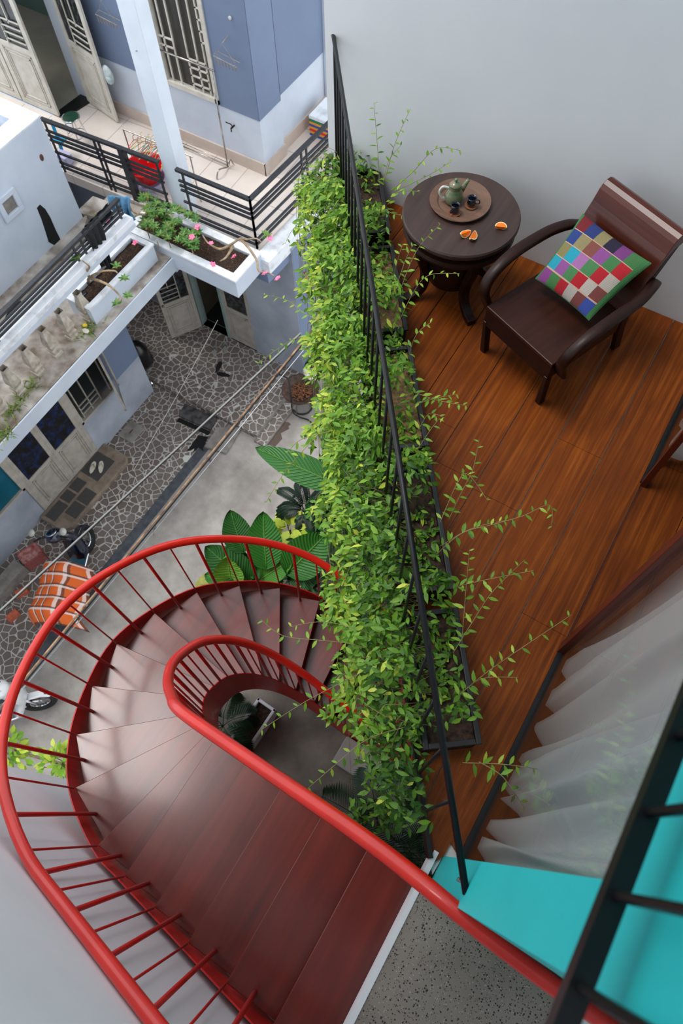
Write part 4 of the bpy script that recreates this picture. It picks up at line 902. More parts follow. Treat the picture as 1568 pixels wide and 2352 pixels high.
bigleaf(PP(590, 1345, -.4), PP(540, 1268, -.15), (.2, -.3, 1), .30, .05, bp, stalk=g0)
bigleaf(PP(660, 1330, -.3), PP(735, 1322, -.3), (.2, -.3, 1), .30, .15, bp, stalk=g0)
bigleaf(PP(550, 1345, -.3), PP(468, 1320, -.3), (.2, -.3, 1), .24, .45, bp, stalk=g0)
bigleaf(PP(532, 1338, -.3), PP(520, 1275, .0), (.2, -.4, 1), .30, .95, bp, fold=.25, stalk=g0+Vector((-.3, -.4, 0)))
ba = thing('banana_plant', 'single long banana leaf arching out over the street beyond the vines', 'plant', P(790, 1190, ZD))
bigleaf(P(790, 1120, -2.5), P(580, 1026, -2.5), (.2, -.5, 1), .30, .36, ba, .12, .05, wavy=.012, stalk=P(800, 1190, ZD))
bigleaf(P(800, 1120, -2.7), P(755, 950, -2.7), (.2, -.5, 1), .36, .25, ba, .1, .05, stalk=P(800, 1190, ZD))
def fern(name, lab, c, z, n, Lf, pin, tone, mat='palm', px=None, up=.55, wid=.05):
    rnd = random.Random(int(c[0])); base = P(c[0], c[1], z); o_ = thing(name, lab, 'plant', base)
    for k in range(n):
        a = 6.28*k/n+rnd.uniform(-.3, .3); d_ = Vector((math.cos(a), math.sin(a), 0)); LL = Lf*rnd.uniform(.75, 1.1)
        pts = spline([base, base+d_*LL*.3+Vector((0, 0, LL*up)), base+d_*LL*.7+Vector((0, 0, LL*up*1.1)), base+d_*LL+Vector((0, 0, LL*up*.6))], 6)
        b = MB(); b.t = tone; b.tube(pts, .004, 5)
        for i in range(4, len(pts)-1):
            for q in range(2):
                p = pts[i].lerp(pts[i+1], q*.5); tg = (pts[i+1]-pts[i]).normalized()
                for sg in (-1, 1):
                    sd = tg.cross(Vector((0, 0, 1))).normalized()*sg; pl_ = pin*math.sin(math.pi*min(1, (i-3)/(len(pts)-3)*.9+.1))**.6
                    b.leaf(p, sd+tg*.6+Vector((0, 0, -.2)), (0, 0, 1), pl_, wid, min(1, max(0, rnd.gauss(tone, .12))), .2, .2, 1)
        b.build('frond', mat, o_)
    return o_
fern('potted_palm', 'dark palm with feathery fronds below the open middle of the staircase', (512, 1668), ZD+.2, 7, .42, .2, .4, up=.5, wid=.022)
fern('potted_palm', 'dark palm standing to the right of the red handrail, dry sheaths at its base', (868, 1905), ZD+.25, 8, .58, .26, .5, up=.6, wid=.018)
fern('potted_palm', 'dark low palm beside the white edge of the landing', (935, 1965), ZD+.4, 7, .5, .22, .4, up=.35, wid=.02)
fern('serrated_fern', 'dark serrated fern behind the thin black fence', (705, 1180), ZD+.5, 9, .36, .10, .3, up=.5, wid=.03)
fern('fan_palm', 'pale green fan palm peeking beneath the broad leaves', (492, 1352), ZD+.15, 9, .2, .12, .95, 'grass', up=.4, wid=.02)
q = P(868, 1905, ZD); b = MB(); rnd = random.Random(3)
o_ = thing('dry_palm_sheath', 'brown dry sheaths of dead fronds at the foot of the middle palm', 'plant', q)
b = MB()
for k in range(14): a = rnd.uniform(0, 6.28); b.tube([q+Vector((math.cos(a)*.02, math.sin(a)*.02, .05)), q+Vector((math.cos(a)*.12, math.sin(a)*.12, .3)), q+Vector((math.cos(a)*.22, math.sin(a)*.22, .25+rnd.uniform(-.1, .1)))], [.012, .008, .003], 5)
b.build('sheath', 'drytan', o_)
q = P(580, 1664, ZD+.24); wp = thing('white_planter', 'cracked white rectangular trough holding the palm under the staircase', 'planter', Vector((q.x, q.y, ZD)))
ex = (P(545, 1700, ZD)-P(600, 1620, ZD)).normalized(); T = lambda p: Vector((q.x, q.y, ZD))+ex*p.x+Vector((-ex.y, ex.x, 0))*p.y+Vector((0, 0, p.z))
b = MB(T)
for a in ((-.24, .24, -.11, -.08), (-.24, .24, .08, .11), (-.24, -.21, -.11, .11), (.21, .24, -.11, .11)): b.box(a[0], a[1], a[2], a[3], 0, .24)
b.build('trough', 'coping', wp, bevel=.006); b = MB(T); b.box(-.21, .21, -.08, .08, .02, .2); b.build('soil', 'soil', wp)
# yellow-green croton between fern and broad leaves
rnd = random.Random(8); q = P(665, 1215, -3.2); o_ = thing('croton', 'yellow-green variegated leafy plant next to the dark serrated fern', 'plant', q); b = MB()
for k in range(34):
    a = rnd.uniform(0, 6.28); d_ = Vector((math.cos(a), math.sin(a), rnd.uniform(-.1, .8))); p = q+d_*rnd.uniform(.02, .14); Lf = rnd.uniform(.13, .22); b.leaf(p, d_, (rnd.gauss(0, .3), rnd.gauss(0, .3), 1), Lf, Lf*.5, rnd.uniform(.75, 1), .2, .15, 3)
b.build('leaves', 'vine', o_, smooth=True); b = MB(); b.tube([q+Vector((0, 0, -.55)), q], .012, 6); b.build('stalk', 'stem', o_)
# dark undergrowth between the plants, along the deck edge
rnd = random.Random(9); q0 = Vector((-1.6, 2.3, ZD)); o_ = thing('understorey_shrub', 'dark green shrub in the shade below the vines, right of the broad leaves', 'plant', q0); b = MB()
for k in range(900):
    p = q0+Vector((rnd.uniform(-.45, .9), rnd.uniform(-.9, 1.1), rnd.uniform(.1, .8))); a = rnd.uniform(0, 6.28)
    if p.x < -2.2: continue
    Lf = rnd.uniform(.07, .16); b.leaf(p, (math.cos(a), math.sin(a), rnd.uniform(-.4, .5)), (rnd.gauss(0, .4), rnd.gauss(0, .4), 1), Lf, Lf*.35, rnd.uniform(0, .35), .2, .2, 2)
b.build('leaves', 'bigplain', o_)
for k in range(9): a = rnd.uniform(0, 6.28); b = MB(); b.tube([q0+Vector((math.cos(a)*.3, math.sin(a)*.5, 0)), q0+Vector((math.cos(a)*.36, math.sin(a)*.6, .7))], .01, 6); b.build('stalk', 'stem', o_)
fr_ = thing('deck_fence', 'thin black metal fence along the street edge of the lower garden', 'fence', (-2.27, 2.6, ZD))
b = MB(); b.beam((-2.25, 2.0, -3.15), (-2.25, 3.6, -3.15), .025, .02); b.build('top_bar', 'black', fr_)
for k in range(11): b = MB(); y_ = 2.06+.15*k; b.tube([(-2.25, y_, ZD), (-2.25, y_, -3.15)], .007, 6); b.build('bar', 'black', fr_)
# street-side bushes at the lower left
for c, lab, n, sd_ in (((22, 1722, -5.2), 'bright green bush at the left edge of the picture by the white scooter', 130, 4), ((140, 1752, -5.0), 'bright green leafy treetop just behind the outer red railing', 170, 5)):
    rnd = random.Random(sd_); q = P(*c); o_ = thing('street_bush', lab, 'plant', Vector((q.x, q.y, ZG)), 'bushes by the party wall'); b = MB()
    for k in range(n):
        d_ = Vector((rnd.gauss(0, 1), rnd.gauss(0, 1), rnd.gauss(0, 1))).normalized(); p = q+Vector((d_.x*.26, d_.y*.2, d_.z*.3))*rnd.uniform(.2, 1)
        if p.y < YS-.9: continue
        Lf = rnd.uniform(.07, .13); b.leaf(p, d_+Vector((0, 0, -.3)), (rnd.gauss(0, .4), rnd.gauss(0, .4), 1), Lf, Lf*.55, rnd.uniform(.35, .9), .2, .15, 2)
    b.build('leaves', 'vine', o_, smooth=True); b = MB(); b.tube([Vector((q.x, q.y, ZG)), q+Vector((0, 0, -.1))], [.03, .015], 7)
    for k in range(6): a = k*1.05; b.tube([q+Vector((0, 0, -.4)), q+Vector((math.cos(a)*.2, math.sin(a)*.15, .1))], .006, 5)
    b.build('trunk', 'bark', o_)
# ================================================================== NEIGHBOUR'S BALCONY THINGS
def flat_rail(name, lab, a, bpt, zt, zb, bars, posts, grp=None, post=None):
    a, bpt = Vector(a), Vector(bpt); o_ = thing(name, lab, 'railing', ((a.x+bpt.x)/2, (a.y+bpt.y)/2, zb), grp)
    U = lambda s, z: Vector((a.x+(bpt.x-a.x)*s, a.y+(bpt.y-a.y)*s, z))
    b = MB(); b.beam(U(0, zt-.02), U(1, zt-.02), .06, .04); b.build('top_bar', 'black_rail', o_)
    for z in bars: b = MB(); b.beam(U(0, z), U(1, z), .03, .028); b.build('bar', 'black_rail', o_)
    for s in posts: b = MB(); b.beam(U(s, zb), U(s, zt-.03), .026, .026, Vector((0, 1, 0))); b.build('post', 'black_rail', o_)
    if post: b = MB(); p = U(post, 0); b.box(p.x-.05, p.x+.05, p.y-.04, p.y+.04, zb, zt-.01); b.build('corner_post', 'black_rail', o_)
    return o_
zr = H-6.73; zb_ = ZB+.02; hh = zr-zb_
bars = [zr-.20, zr-.28, zr-.36, zr-.56, zr-.74, zr-.82]
flat_rail('balcony_railing', 'black horizontal-bar balcony railing left of the pale pillar', (-8.9, 5.88), (-6.82, 6.02), zr, zb_-.1, bars, [.02, .45, .49, .98], 'balcony railings', .69)
flat_rail('balcony_railing', 'black horizontal-bar balcony railing between the pale pillar and the corner', (-6.52, 6.035), (-5.285, 6.07), zr, zb_, bars, [.08, 1], 'balcony railings')
flat_rail('balcony_railing', 'black horizontal-bar balcony railing running from the corner towards the white wall', (-5.285, 6.07), (-5.12, 9.2), zr, zb_, bars, [0, .38, .42, .8, .84], 'balcony railings')
# left wing: white capped concrete parapet with balusters, low black rail on top
zc = H-6.9
pr = thing('concrete_parapet', 'white-capped concrete parapet with turned balusters on the neighbour ledge', 'parapet', (-6.6, 2.5, ZB))
b = MB(); b.prism([(-6.78, -1.5), (-6.52, -1.5), (-6.595, 5.1), (-6.855, 5.1)], zc-.10, zc); b.build('cap', 'coping', pr, bevel=.008)
b = MB(); b.prism([(-6.72, -1.5), (-6.515, -1.5), (-6.59, 5.1), (-6.795, 5.1)], zc-.16, zc-.10); b.build('cap_moulding', 'blue_light', pr)
for y in (3.79, 3.42, 3.08, 2.72, 2.35, 2.0, 1.65, 1.3):
    xx = -6.57-.012*(y-2); b = MB()
    T = lambda p, xx=xx, y=y: Vector((xx+p.x, y+p.y, ZB-.02+p.z))
    b.T = T; secs = [(.07, 0), (.07, .05), (.055, .055), (.055, .09), (.068, .10), (.068, .13), (.05, .15), (.075, .22), (.07, .30), (.04, .46), (.045, .52)]
    vs = []; 
    for r_, z in secs:
        for dx, dy in ((-1, -1), (1, -1), (1, 1), (-1, 1)): vs.append((dx*r_, dy*r_, z))
    b.add(vs, [f for i in range(len(secs)-1) for f in ((4*i+j, 4*i+(j+1) % 4, 4*i+4+(j+1) % 4, 4*i+4+j) for j in range(4))])
    b.build('baluster', 'cbal', pr, bevel=.006)
lr = thing('parapet_railing', 'low black metal railing fixed on the white parapet cap', 'railing', (-6.66, 2.5, zc))
A0, A1 = Vector((-6.62, -1.5, 0)), Vector((-6.72, 5.5, 0))
def LU(y, z, dx=0): t_ = (y+1.5)/7; return Vector((-6.62-.1*t_+dx, y, z))
b = MB(); b.beam(LU(-1.5, zc+.28), LU(5.06, zc+.28), .06, .04); b.build('top_bar', 'black_rail', lr)
for z in (.05, .11, .17): b = MB(); b.beam(LU(-1.5, zc+z), LU(5.06, zc+z), .028, .026); b.build('bar', 'black_rail', lr)
for y in (.7, .85, 2.4, 2.55, 4.1, 4.25, 5.0): b = MB(); b.beam(LU(y, zc), LU(y, zc+.26), .026, .026, Vector((0, 1, 0))); b.build('post', 'black_rail', lr)
# planters of the neighbour
def planter(name, lab, x0, x1, y0, y1, z0, z1, t_=.07):
    o_ = thing(name, lab, 'planter', ((x0+x1)/2, (y0+y1)/2, z0))
    b = MB()
    for a in ((x0, x1, y0, y0+t_), (x0, x1, y1-t_, y1), (x0, x0+t_, y0+t_, y1-t_), (x1-t_, x1, y0+t_, y1-t_)): b.box(*a, z0, z1-.03)
    b.build('trough', 'blue_light', o_)
    b = MB()
    b.ring(x0-.01, x1+.01, y0-.01, y1+.01, t_+.02, z1-.03, z1)
    b.build('rim', 'coping', o_); rnd = random.Random(2); nx = max(4, int((x1-x0)/.05)); ny = max(4, int((y1-y0)/.05))
    b = MB(); b.add([(x0+t_+(x1-x0-2*t_)*i/nx, y0+t_+(y1-y0-2*t_)*j/ny, z1-.07+rnd.uniform(-.008, .01)) for j in range(ny+1) for i in range(nx+1)], [(j*(nx+1)+i, j*(nx+1)+i+1, (j+1)*(nx+1)+i+1, (j+1)*(nx+1)+i) for j in range(ny) for i in range(nx)])
    b.build('soil', 'soil', o_, smooth=True)
    b = MB()
    for k in range(int(170*(x1-x0)*(y1-y0)/1.28)):
        p = Vector((rnd.uniform(x0+t_, x1-t_), rnd.uniform(y0+t_, y1-t_), z1-.06)); a = rnd.uniform(0, 6.28); b.leaf(p, (math.cos(a), math.sin(a), rnd.uniform(-.2, .9)), (0, 0, 1), rnd.uniform(.03, .09), .008, rnd.uniform(.3, 1), .3, .1, 1)
    b.build('dry_litter', 'lit', o_)
    return o_
planter('balcony_planter', 'white-rimmed concrete planter in front of the pillar, full of succulents', -7.12, -5.12, 5.30, 5.94, -4.34, -4.0, .10)
planter('ledge_planter', 'grey concrete planter box on the ledge with bare brown soil', -6.86, -6.44, 3.76, 5.16, ZB-.02, -3.85, .06)
def rosette(b, p, n, Lf, rnd, t0=.35, W=.34):
    for k in range(n):
        a = 2.4*k+rnd.uniform(-.3, .3); e = rnd.uniform(.1, .75); b.leaf(p, (math.cos(a), math.sin(a), e), (math.cos(a)*-.5, math.sin(a)*-.5, 1), Lf*rnd.uniform(.8, 1.15), Lf*W, min(1, max(0, rnd.gauss(t0, .22))), .15, .15, 2)
def flower(b, p, rnd, r_=.035):
    ax = Vector((rnd.gauss(0, .4), rnd.gauss(0, .4), 1)).normalized(); u = ax.cross(Vector((1, 0, 0))).normalized(); v = ax.cross(u)
    for k in range(5): a = 1.2566*k; b.leaf(p, u*math.cos(a)+v*math.sin(a)+ax*.3, ax, r_, r_*.8, .5, .1, .05, 2)
rnd = random.Random(12)
sb = thing('succulent_bush', 'dense green succulent bush filling the white-rimmed planter by the pillar', 'plant', P(390, 520, -3.9)); b = MB()
for k in range(110):
    x = rnd.uniform(325, 455); y = 470+(x-325)*.42+rnd.uniform(-28, 52)
    rosette(b, P(x, y, -3.78+rnd.uniform(-.1, .12)), 9, .085, rnd)
b.build('leaves', 'succ', sb, smooth=True)
for k in range(8): p = P(rnd.uniform(335, 450), rnd.uniform(490, 570), -3.85); b = MB(); b.tube([p+Vector((0, 0, -.12)), p], .008, 5); b.build('stalk', 'bark', sb)
def desert_rose(lab, branches, flowers, leaves, seed):
    rnd = random.Random(seed); pts0 = P(*branches[0][0]); o_ = thing('desert_rose', lab, 'plant', pts0, 'desert roses on the neighbour balcony')
    b = MB()
    for br in branches: sp = spline([P(*q) for q in br], 5); n = len(sp); b.tube(sp, [.022*(1-.7*i/n) for i in range(n)], 7)
    b.build('branches', 'bark', o_, smooth=True)
    b = MB()
    for q in leaves: rosette(b, P(*q), 10, .09, rnd, .4, .36)
    if leaves: b.build('leaves', 'succ', o_, smooth=True)
    for q in flowers: b = MB(); flower(b, P(*q), rnd, .05); flower(b, P(*q)+Vector((.01, .01, .01)), rnd, .04); b.build('flower', 'petal', o_)
desert_rose('bare-branched desert rose with pink flowers at the corner of the white-rimmed planter', [[(515, 570, -3.98), (530, 562, -3.85), (552, 548, -3.7), (565, 550, -3.65), (588, 548, -3.6), (600, 556, -3.6)], [(552, 548, -3.72), (575, 575, -3.65), (590, 600, -3.6), (594, 622, -3.6), (615, 626, -3.6), (630, 634, -3.6)], [(530, 562, -3.85), (505, 572, -3.8), (478, 558, -3.75), (465, 540, -3.7)], [(535, 565, -3.85), (520, 590, -3.8), (505, 600, -3.8)]],
            [(620, 548, -3.6), (536, 590, -3.75), (483, 560, -3.7), (440, 545, -3.65), (453, 522, -3.65), (488, 608, -3.75), (608, 628, -3.6), (637, 640, -3.6)], [(612, 540, -3.6), (455, 535, -3.7)], 1)
desert_rose('desert rose whose thick pale branch reaches left over the black railing', [[(360, 500, -3.98), (345, 498, -3.8), (320, 492, -3.65), (300, 503, -3.6), (285, 508, -3.5), (262, 520, -3.4)], [(320, 492, -3.65), (303, 484, -3.6), (297, 470, -3.5)], [(300, 503, -3.6), (268, 508, -3.45), (250, 505, -3.4)]],
            [(240, 500, -3.4), (246, 507, -3.4), (310, 558, -3.6)], [(228, 500, -3.4), (340, 487, -3.7)], 2)
desert_rose('leafless forked desert rose in the grey ledge planter with small green leaf tufts', [[(203, 650, -3.9), (205, 638, -3.7), (232, 624, -3.55), (262, 622, -3.5), (270, 628, -3.5)], [(205, 638, -3.7), (235, 648, -3.6), (256, 660, -3.6), (277, 682, -3.7), (278, 692, -3.75)], [(205, 638, -3.7), (200, 622, -3.5), (205, 612, -3.4), (188, 598, -3.3)]],
            [], [(175, 593, -3.3), (268, 612, -3.5), (285, 640, -3.6), (293, 680, -3.75), (268, 697, -3.8)], 3)
# weeds on the ledge
rnd = random.Random(5)
for (x, y, lab) in ((205, 758, 'clump of green weeds on the ledge below the grey planter'), (62, 895, 'clump of weeds growing by the second baluster from the left'), (8, 1000, 'clump of green grass on the ledge at the left edge of the picture'), (34, 940, 'thin pale weeds at the foot of the leftmost visible baluster')):
    q = P(x, y, ZB-.02); b = MB()
    for k in range(70): a = rnd.uniform(0, 6.28); p = q+Vector((rnd.gauss(0, .05), rnd.gauss(0, .09), 0)); b.leaf(p, (math.cos(a)*.8, math.sin(a)*.8, rnd.uniform(.3, 1.2)), (0, 0, 1), rnd.uniform(.05, .16), .012, rnd.uniform(0, 1), .5, .1, 2)
    tag(b.build('weed_clump', 'grass'), lab, 'weeds', 'weeds on the ledge')
# cloths on the rails
def drape(name, mat, lab, p0, p1, down, out, seed, cat='cloth', n=14, m_=14, wr=.02, thick=.006, taper=.0):
    rnd = random.Random(seed); p0, p1 = Vector(p0), Vector(p1); out = Vector(out); ph = [rnd.uniform(0, 6) for _ in range(3)]; vs = []
    for j in range(m_+1):
        t = j/m_
        for i in range(n+1):
            s = i/n; s2 = .5+(s-.5)*(1-taper*t)
            vs.append(p0.lerp(p1, s2)+Vector((0, 0, -down*t*(1+.12*math.sin(s*7+ph[1]))))+out*(.05*math.sin(math.pi*min(1, t*1.5)/1.2)+wr*math.sin(s*19+ph[0]+t*3)*(.3+t)))
    b = MB(); b.add(vs, [(j*(n+1)+i, j*(n+1)+i+1, (j+1)*(n+1)+i+1, (j+1)*(n+1)+i) for j in range(m_) for i in range(n)])
    return tag(b.build(name, mat, smooth=True, thick=thick), lab, cat)
drape('draped_jeans', 'denim', 'pair of faded blue denim trousers hung over the balcony rail end', P(247, 448, -3.2), P(300, 452, -3.2), .42, (.3, -1, 0), 1, n=18, wr=.035, taper=.3)
drape('pale_cloth', 'denim_pale', 'crumpled pale grey cloth lying below the blue trousers', P(240, 470, -3.45), P(296, 486, -3.5), .25, (.3, -1, .2), 2, wr=.04)
drape('black_scarf', 'blackcloth', 'long black cloth hanging over the black rail beside the ledge planter', LU(4.30, zc+.33), LU(4.64, zc+.33), .74, (1, -.1, 0), 3, wr=.03, taper=.5)
drape('black_scarf', 'blackcloth', 'bunched black cloth end lying over the back of the black rail', LU(4.42, zc+.33, -.02), LU(4.9, zc+.33, -.02), .2, (-1, -.1, 0), 9, wr=.03)
drape('teal_rag', 'tealcloth', 'turquoise rag lying on the walkway behind the black rail', P(195, 535, -3.9), P(212, 560, -3.9), .2, (-.8, .4, 0), 4, wr=.04)
drape('orange_plaid', 'tealcloth', 'second turquoise rag tucked under the black rail next to the black cloth', P(180, 568, -3.85), P(200, 585, -3.85), .12, (-.8, .4, 0), 5, wr=.03).name = 'teal_rag.001'
# basin, hangers, stool, drying rack, cooler
q = Vector((-7.50, 6.34, ZB)); bs = thing('basin', 'round red plastic basin behind the balcony railing, next to the pillar', 'basin', q)
b = MB(); b.lathe([(.17, .14), (.2, .145), (.27, .36), (.285, .36), (.285, .37), (.265, .37), (.19, .16), (.001, .155)], q, 36); b.build('tub', 'redplastic', bs)
b = MB(); b.lathe([(.18, 0), (.26, .13), (.27, .14), (.25, .14), (.18, .02), (.001, .02)], q, 32); tag(b.build('basin', 'lilac'), 'pale lilac plastic basin stacked beneath the red basin', 'basin')
rnd = random.Random(4); hc = [(220, 50, 40), (60, 170, 130), (230, 230, 225), (50, 60, 70), (200, 190, 60), (240, 120, 60), (150, 200, 210)]
hm = [M('hanger_plastic', c, .5) for c in hc]
hb = MB(); 
for k in range(26):
    c = Vector((-7.62+.035*k*.9, 6.40+rnd.uniform(-.05, .05), ZB+.74+rnd.uniform(-.04, .04))); w_ = .19; an = rnd.uniform(-.25, .25); d_ = Vector((math.sin(an), math.cos(an), 0)); tilt = rnd.uniform(-.1, .1)
    b = MB(); b.tube([c, c+d_*w_+Vector((tilt, 0, -.12)), c-d_*w_+Vector((tilt, 0, -.12))], .005, 5, closed=True); b.tube(spline([c, c+Vector((0, 0, .04)), c+Vector((0, .02, .07)), c+Vector((0, .04, .05))], 3), .003, 5)
    o_ = b.build('clothes_hanger', hm[k % 7]); tag(o_, 'plastic clothes hanger in the packed bunch above the red basin', 'hanger', 'hangers above the red basin')
b = MB(); b.tube([(-7.80, 6.40, ZB+.80), (-6.55, 6.44, ZB+.80)], .010, 8); hr = thing('hanger_rod', 'thin metal rod on two legs carrying the packed hangers', 'rod', (-7.2, 6.4, ZB)); b.build('rod', 'steel', hr)
for x, y in ((-7.80, 6.40), (-6.60, 6.44)): b = MB(); b.tube(spline([(x, y, ZB+.80), (x, y, ZB+.05), (x, y+.02, ZB+.01)], 3), .010, 8); b.build('leg', 'steel', hr)
q = Vector((-8.95, 6.55, ZB)); sl_ = thing('stool', 'round metal stool with a dark green seat beside the swung door', 'stool', q)
q.x, q.y = P(162, 268, ZB+.45).x, P(162, 268, ZB+.45).y; sl_.location = q
b = MB(); b.lathe([(.13, .425), (.145, .43), (.145, .447), (.128, .452), (.001, .452)], q, 32); b.build('rim', 'chrome', sl_)
b = MB(); b.lathe([(.128, .4525), (.001, .462)], q, 32); b.build('seat', M('green_seat', (30, 62, 48), .25), sl_)
for k in range(4): a = R(45+90*k); b = MB(); b.tube([q+Vector((math.cos(a)*.1, math.sin(a)*.1, .43)), q+Vector((math.cos(a)*.17, math.sin(a)*.17, 0))], .011, 8); b.build('leg', 'chrome', sl_)
b = MB(); b.tube([q+Vector((math.cos(a_/10*6.283)*.145, math.sin(a_/10*6.283)*.145, .15)) for a_ in range(10)], .007, 6, closed=True); b.build('ring', 'chrome', sl_)
q = P(150, 345, ZB+.3); ck = thing('folding_seat', 'small bright blue plastic folding seat behind the railing, left of the stool', 'seat', Vector((q.x, q.y, ZB)))
b = MB(); b.beam(P(116, 275, ZB+.55), P(132, 315, ZB+.3), .05, .02); b.beam(P(132, 315, ZB+.3), P(142, 345, ZB+.12), .05, .02); b.build('frame', 'blueplastic', ck)
b = MB(); b.beam(P(122, 318, ZB+.28), P(150, 322, ZB+.3), .12, .02); b.build('board', 'blueplastic', ck)
q = P(150, 375, ZB); b = MB(); b.box(q.x-.12, q.x+.12, q.y-.06, q.y+.1, ZB, ZB+.16); tag(b.build('lilac_box', 'lilac', bevel=.02), 'pale lilac plastic box on the floor below the blue seat', 'box')
dr = thing('drying_rack', 'stainless steel clothes drying rack in front of the barred window', 'rack', P(525, 380, ZB))
f1, f2 = P(523, 383, ZB+.03), P(385, 325, ZB+.03); top1 = PY(486, 163, f1.y); 
top2 = f2.copy(); top2.z = top1.z; top2 = Vector((f1.x-1.05, f1.y+.0, top1.z)); f2 = Vector((top2.x, top2.y, ZB+.03))
b = MB(); b.tube([f1, top1], .013, 10); b.build('upright', 'steel', dr, smooth=True); b = MB(); b.tube([f2, top2], .013, 10); b.build('upright', 'steel', dr, smooth=True)
b = MB(); b.tube([top1+Vector((.05, 0, .012)), top2-Vector((.05, 0, -.012))], .014, 10); b.build('top_bar', 'steel', dr, smooth=True)
b = MB(); b.tube([f1+Vector((0, 0, .02)), f2+Vector((0, 0, .02))], .010, 10); b.tube([f1+Vector((0, .06, .02)), f2+Vector((0, .06, .02))], .006, 8); b.build('lower_bar', 'steel', dr, smooth=True)
for f in (f1, f2): b = MB(); b.tube(spline([f+Vector((0, -.30, -.02)), f+Vector((0, -.22, .09)), f+Vector((0, 0, .0)), f+Vector((0, .08, .07)), f+Vector((0, .13, -.02))], 6), .011, 8); b.build('foot', 'steel', dr, smooth=True)
q = Vector((-5.97, 8.60, ZB)); co = thing('cooler_box', 'foam box with white lid and bright tape stripes in the balcony corner', 'box', (-5.68, 8.86, ZB))
b = MB(); b.box(-5.97, -5.40, 8.60, 9.10, ZB, ZB+.29); b.build('box', 'cream', co, bevel=.01); b = MB(); b.box(-5.98, -5.39, 8.59, 9.11, ZB+.29, ZB+.35); b.build('lid', 'coping', co, bevel=.012)
for k, c in enumerate(((28, 80, 160), (240, 160, 60), (226, 44, 30), (240, 160, 60), (40, 80, 160), (240, 160, 60), (20, 130, 84))):
    b = MB(); b.box(-5.976, -5.394, 8.594, 9.106, ZB+.005+k*.0405, ZB+.043+k*.0405); b.build('tape_stripe', M('tape', c, .5), co)
# wall fittings
q = PY(538, 288, 7.44); tpp = thing('tap', 'small dark water tap on the pale lower wall of the balcony', 'tap', q)
b = MB(); b.tube([q, q+Vector((0, -.09, 0))], .013, 8); b.tube([q+Vector((0, -.05, 0)), q+Vector((0, -.06, .04))], .009, 6); b.build('body', 'black', tpp); b = MB(); b.tube([q+Vector((0, -.06, .05)), q+Vector((-.10, -.07, .06))], .008, 6); b.build('lever', 'black', tpp); b = MB(); b.tube([q+Vector((0, -.085, 0)), q+Vector((0, -.09, -.05))], .010, 6); b.build('spout', 'black', tpp)
def peg_hanger(lab, px, py, Y, rot=0):
    c = PY(px, py, Y); c.y -= .16; o_ = thing('peg_hanger', lab, 'hanger', c, 'peg hangers on the blue wall')
    pm = 'stone_base'
    b = MB(); W = .19; b.tube([c+Vector((-W, 0, -.22)), c+Vector((W, 0, -.26))], .007, 6); b.tube([c+Vector((-W, .08, -.2)), c+Vector((W, .08, -.24))], .005, 6); b.tube([c+Vector((-W, 0, -.22)), c+Vector((-W, .08, -.2))], .005, 6); b.build('frame', pm, o_)
    b = MB(); b.tube([c+Vector((0, .14, .02)), c+Vector((0, 0, 0))], .008, 6); 
    for dx in (-W*.8, W*.8): b.tube([c, c+Vector((dx, .02, -.22))], .003, 4)
    b.build('chain', pm, o_)
    for k in range(7): b = MB(); x_ = -W+.055*k+.02; b.tube([c+Vector((x_, .0, -.24)), c+Vector((x_+.01, 0, -.32))], .008, 5); b.build('peg', pm, o_)
peg_hanger('grey plastic peg hanger on the blue wall right of the barred window', 526, 85, 7.44)
peg_hanger('grey plastic peg hanger on the blue wall between the door leaf and the pillar', 248, -10, 7.44)
q = PY(250, 170, 7.3); b = MB(); T = lambda p: q+p
b.T = T; b.ball((0, -.02, 0), .10, .05, .15, 14, 10); b.ball((.02, -.05, -.06), .07, .03, .07, 10, 8); tag(b.build('plastic_bag', 'clearbag', smooth=True), 'white plastic bag hanging from the handle of the open door leaf', 'bag')
# ------------------------------------------------------------------ ground-level things
z0 = ZG
b = MB(); b.T = None
ds = thing('door_step', 'low rounded cement step with black slate pieces before the double door', 'step', (-6.95, 2.4, ZG))
b.prism([(-7.28, 1.55), (-6.78, 1.55), (-6.66, 1.7), (-6.66, 3.2), (-6.74, 3.3), (-7.28, 3.3)], ZG, ZG+.11); b.build('slab', M('step_cement', (150, 134, 118), .9, col2=(118, 104, 92), scale=6), ds, bevel=.02)
for (x0, x1, y0, y1) in ((-7.2, -6.98, 1.62, 1.98), (-7.22, -7.0, 2.02, 2.22), (-6.95, -6.70, 1.85, 2.12), (-6.95, -6.70, 2.15, 2.42), (-7.22, -7.0, 2.26, 2.5), (-7.25, -6.85, 2.62, 3.1)):
    b = MB(); b.box(x0, x1, y0, y1, ZG+.108, ZG+.117); b.build('slate_piece', 'slt', ds, bevel=.004)
def flipflop(q, rz, mat, lab, L_=.25, strap='stone_base'):
    o_ = thing('flip_flop', lab, 'shoe', q, rz=rz); b = MB(); n = 24; ol = []
    for i in range(n): a = 6.283*i/n; y = math.sin(a)*L_/2; wv = (.045+.008*math.sin(a))*math.cos(a)*(1-.0*abs(y)); ol.append((wv, y))
    b.prism(ol, 0, .016); b.build('sole', mat, o_, local=True, bevel=.003)
    b = MB(); b.tube(spline([(-.035, 0, .015), (-.022, .03, .035), (0, .065, .016), (.022, .03, .035), (.035, 0, .015)], 4), .005, 6); b.build('strap', strap, o_, local=True); return o_
zz0 = ZG+.117
flipflop(P(213, 1074, zz0), R(22), 'cream', 'left white flip-flop on the cement step by the double door'); flipflop(P(232, 1073, zz0), R(36), 'cream', 'right white flip-flop on the cement step by the double door')
zp = ZG+.12
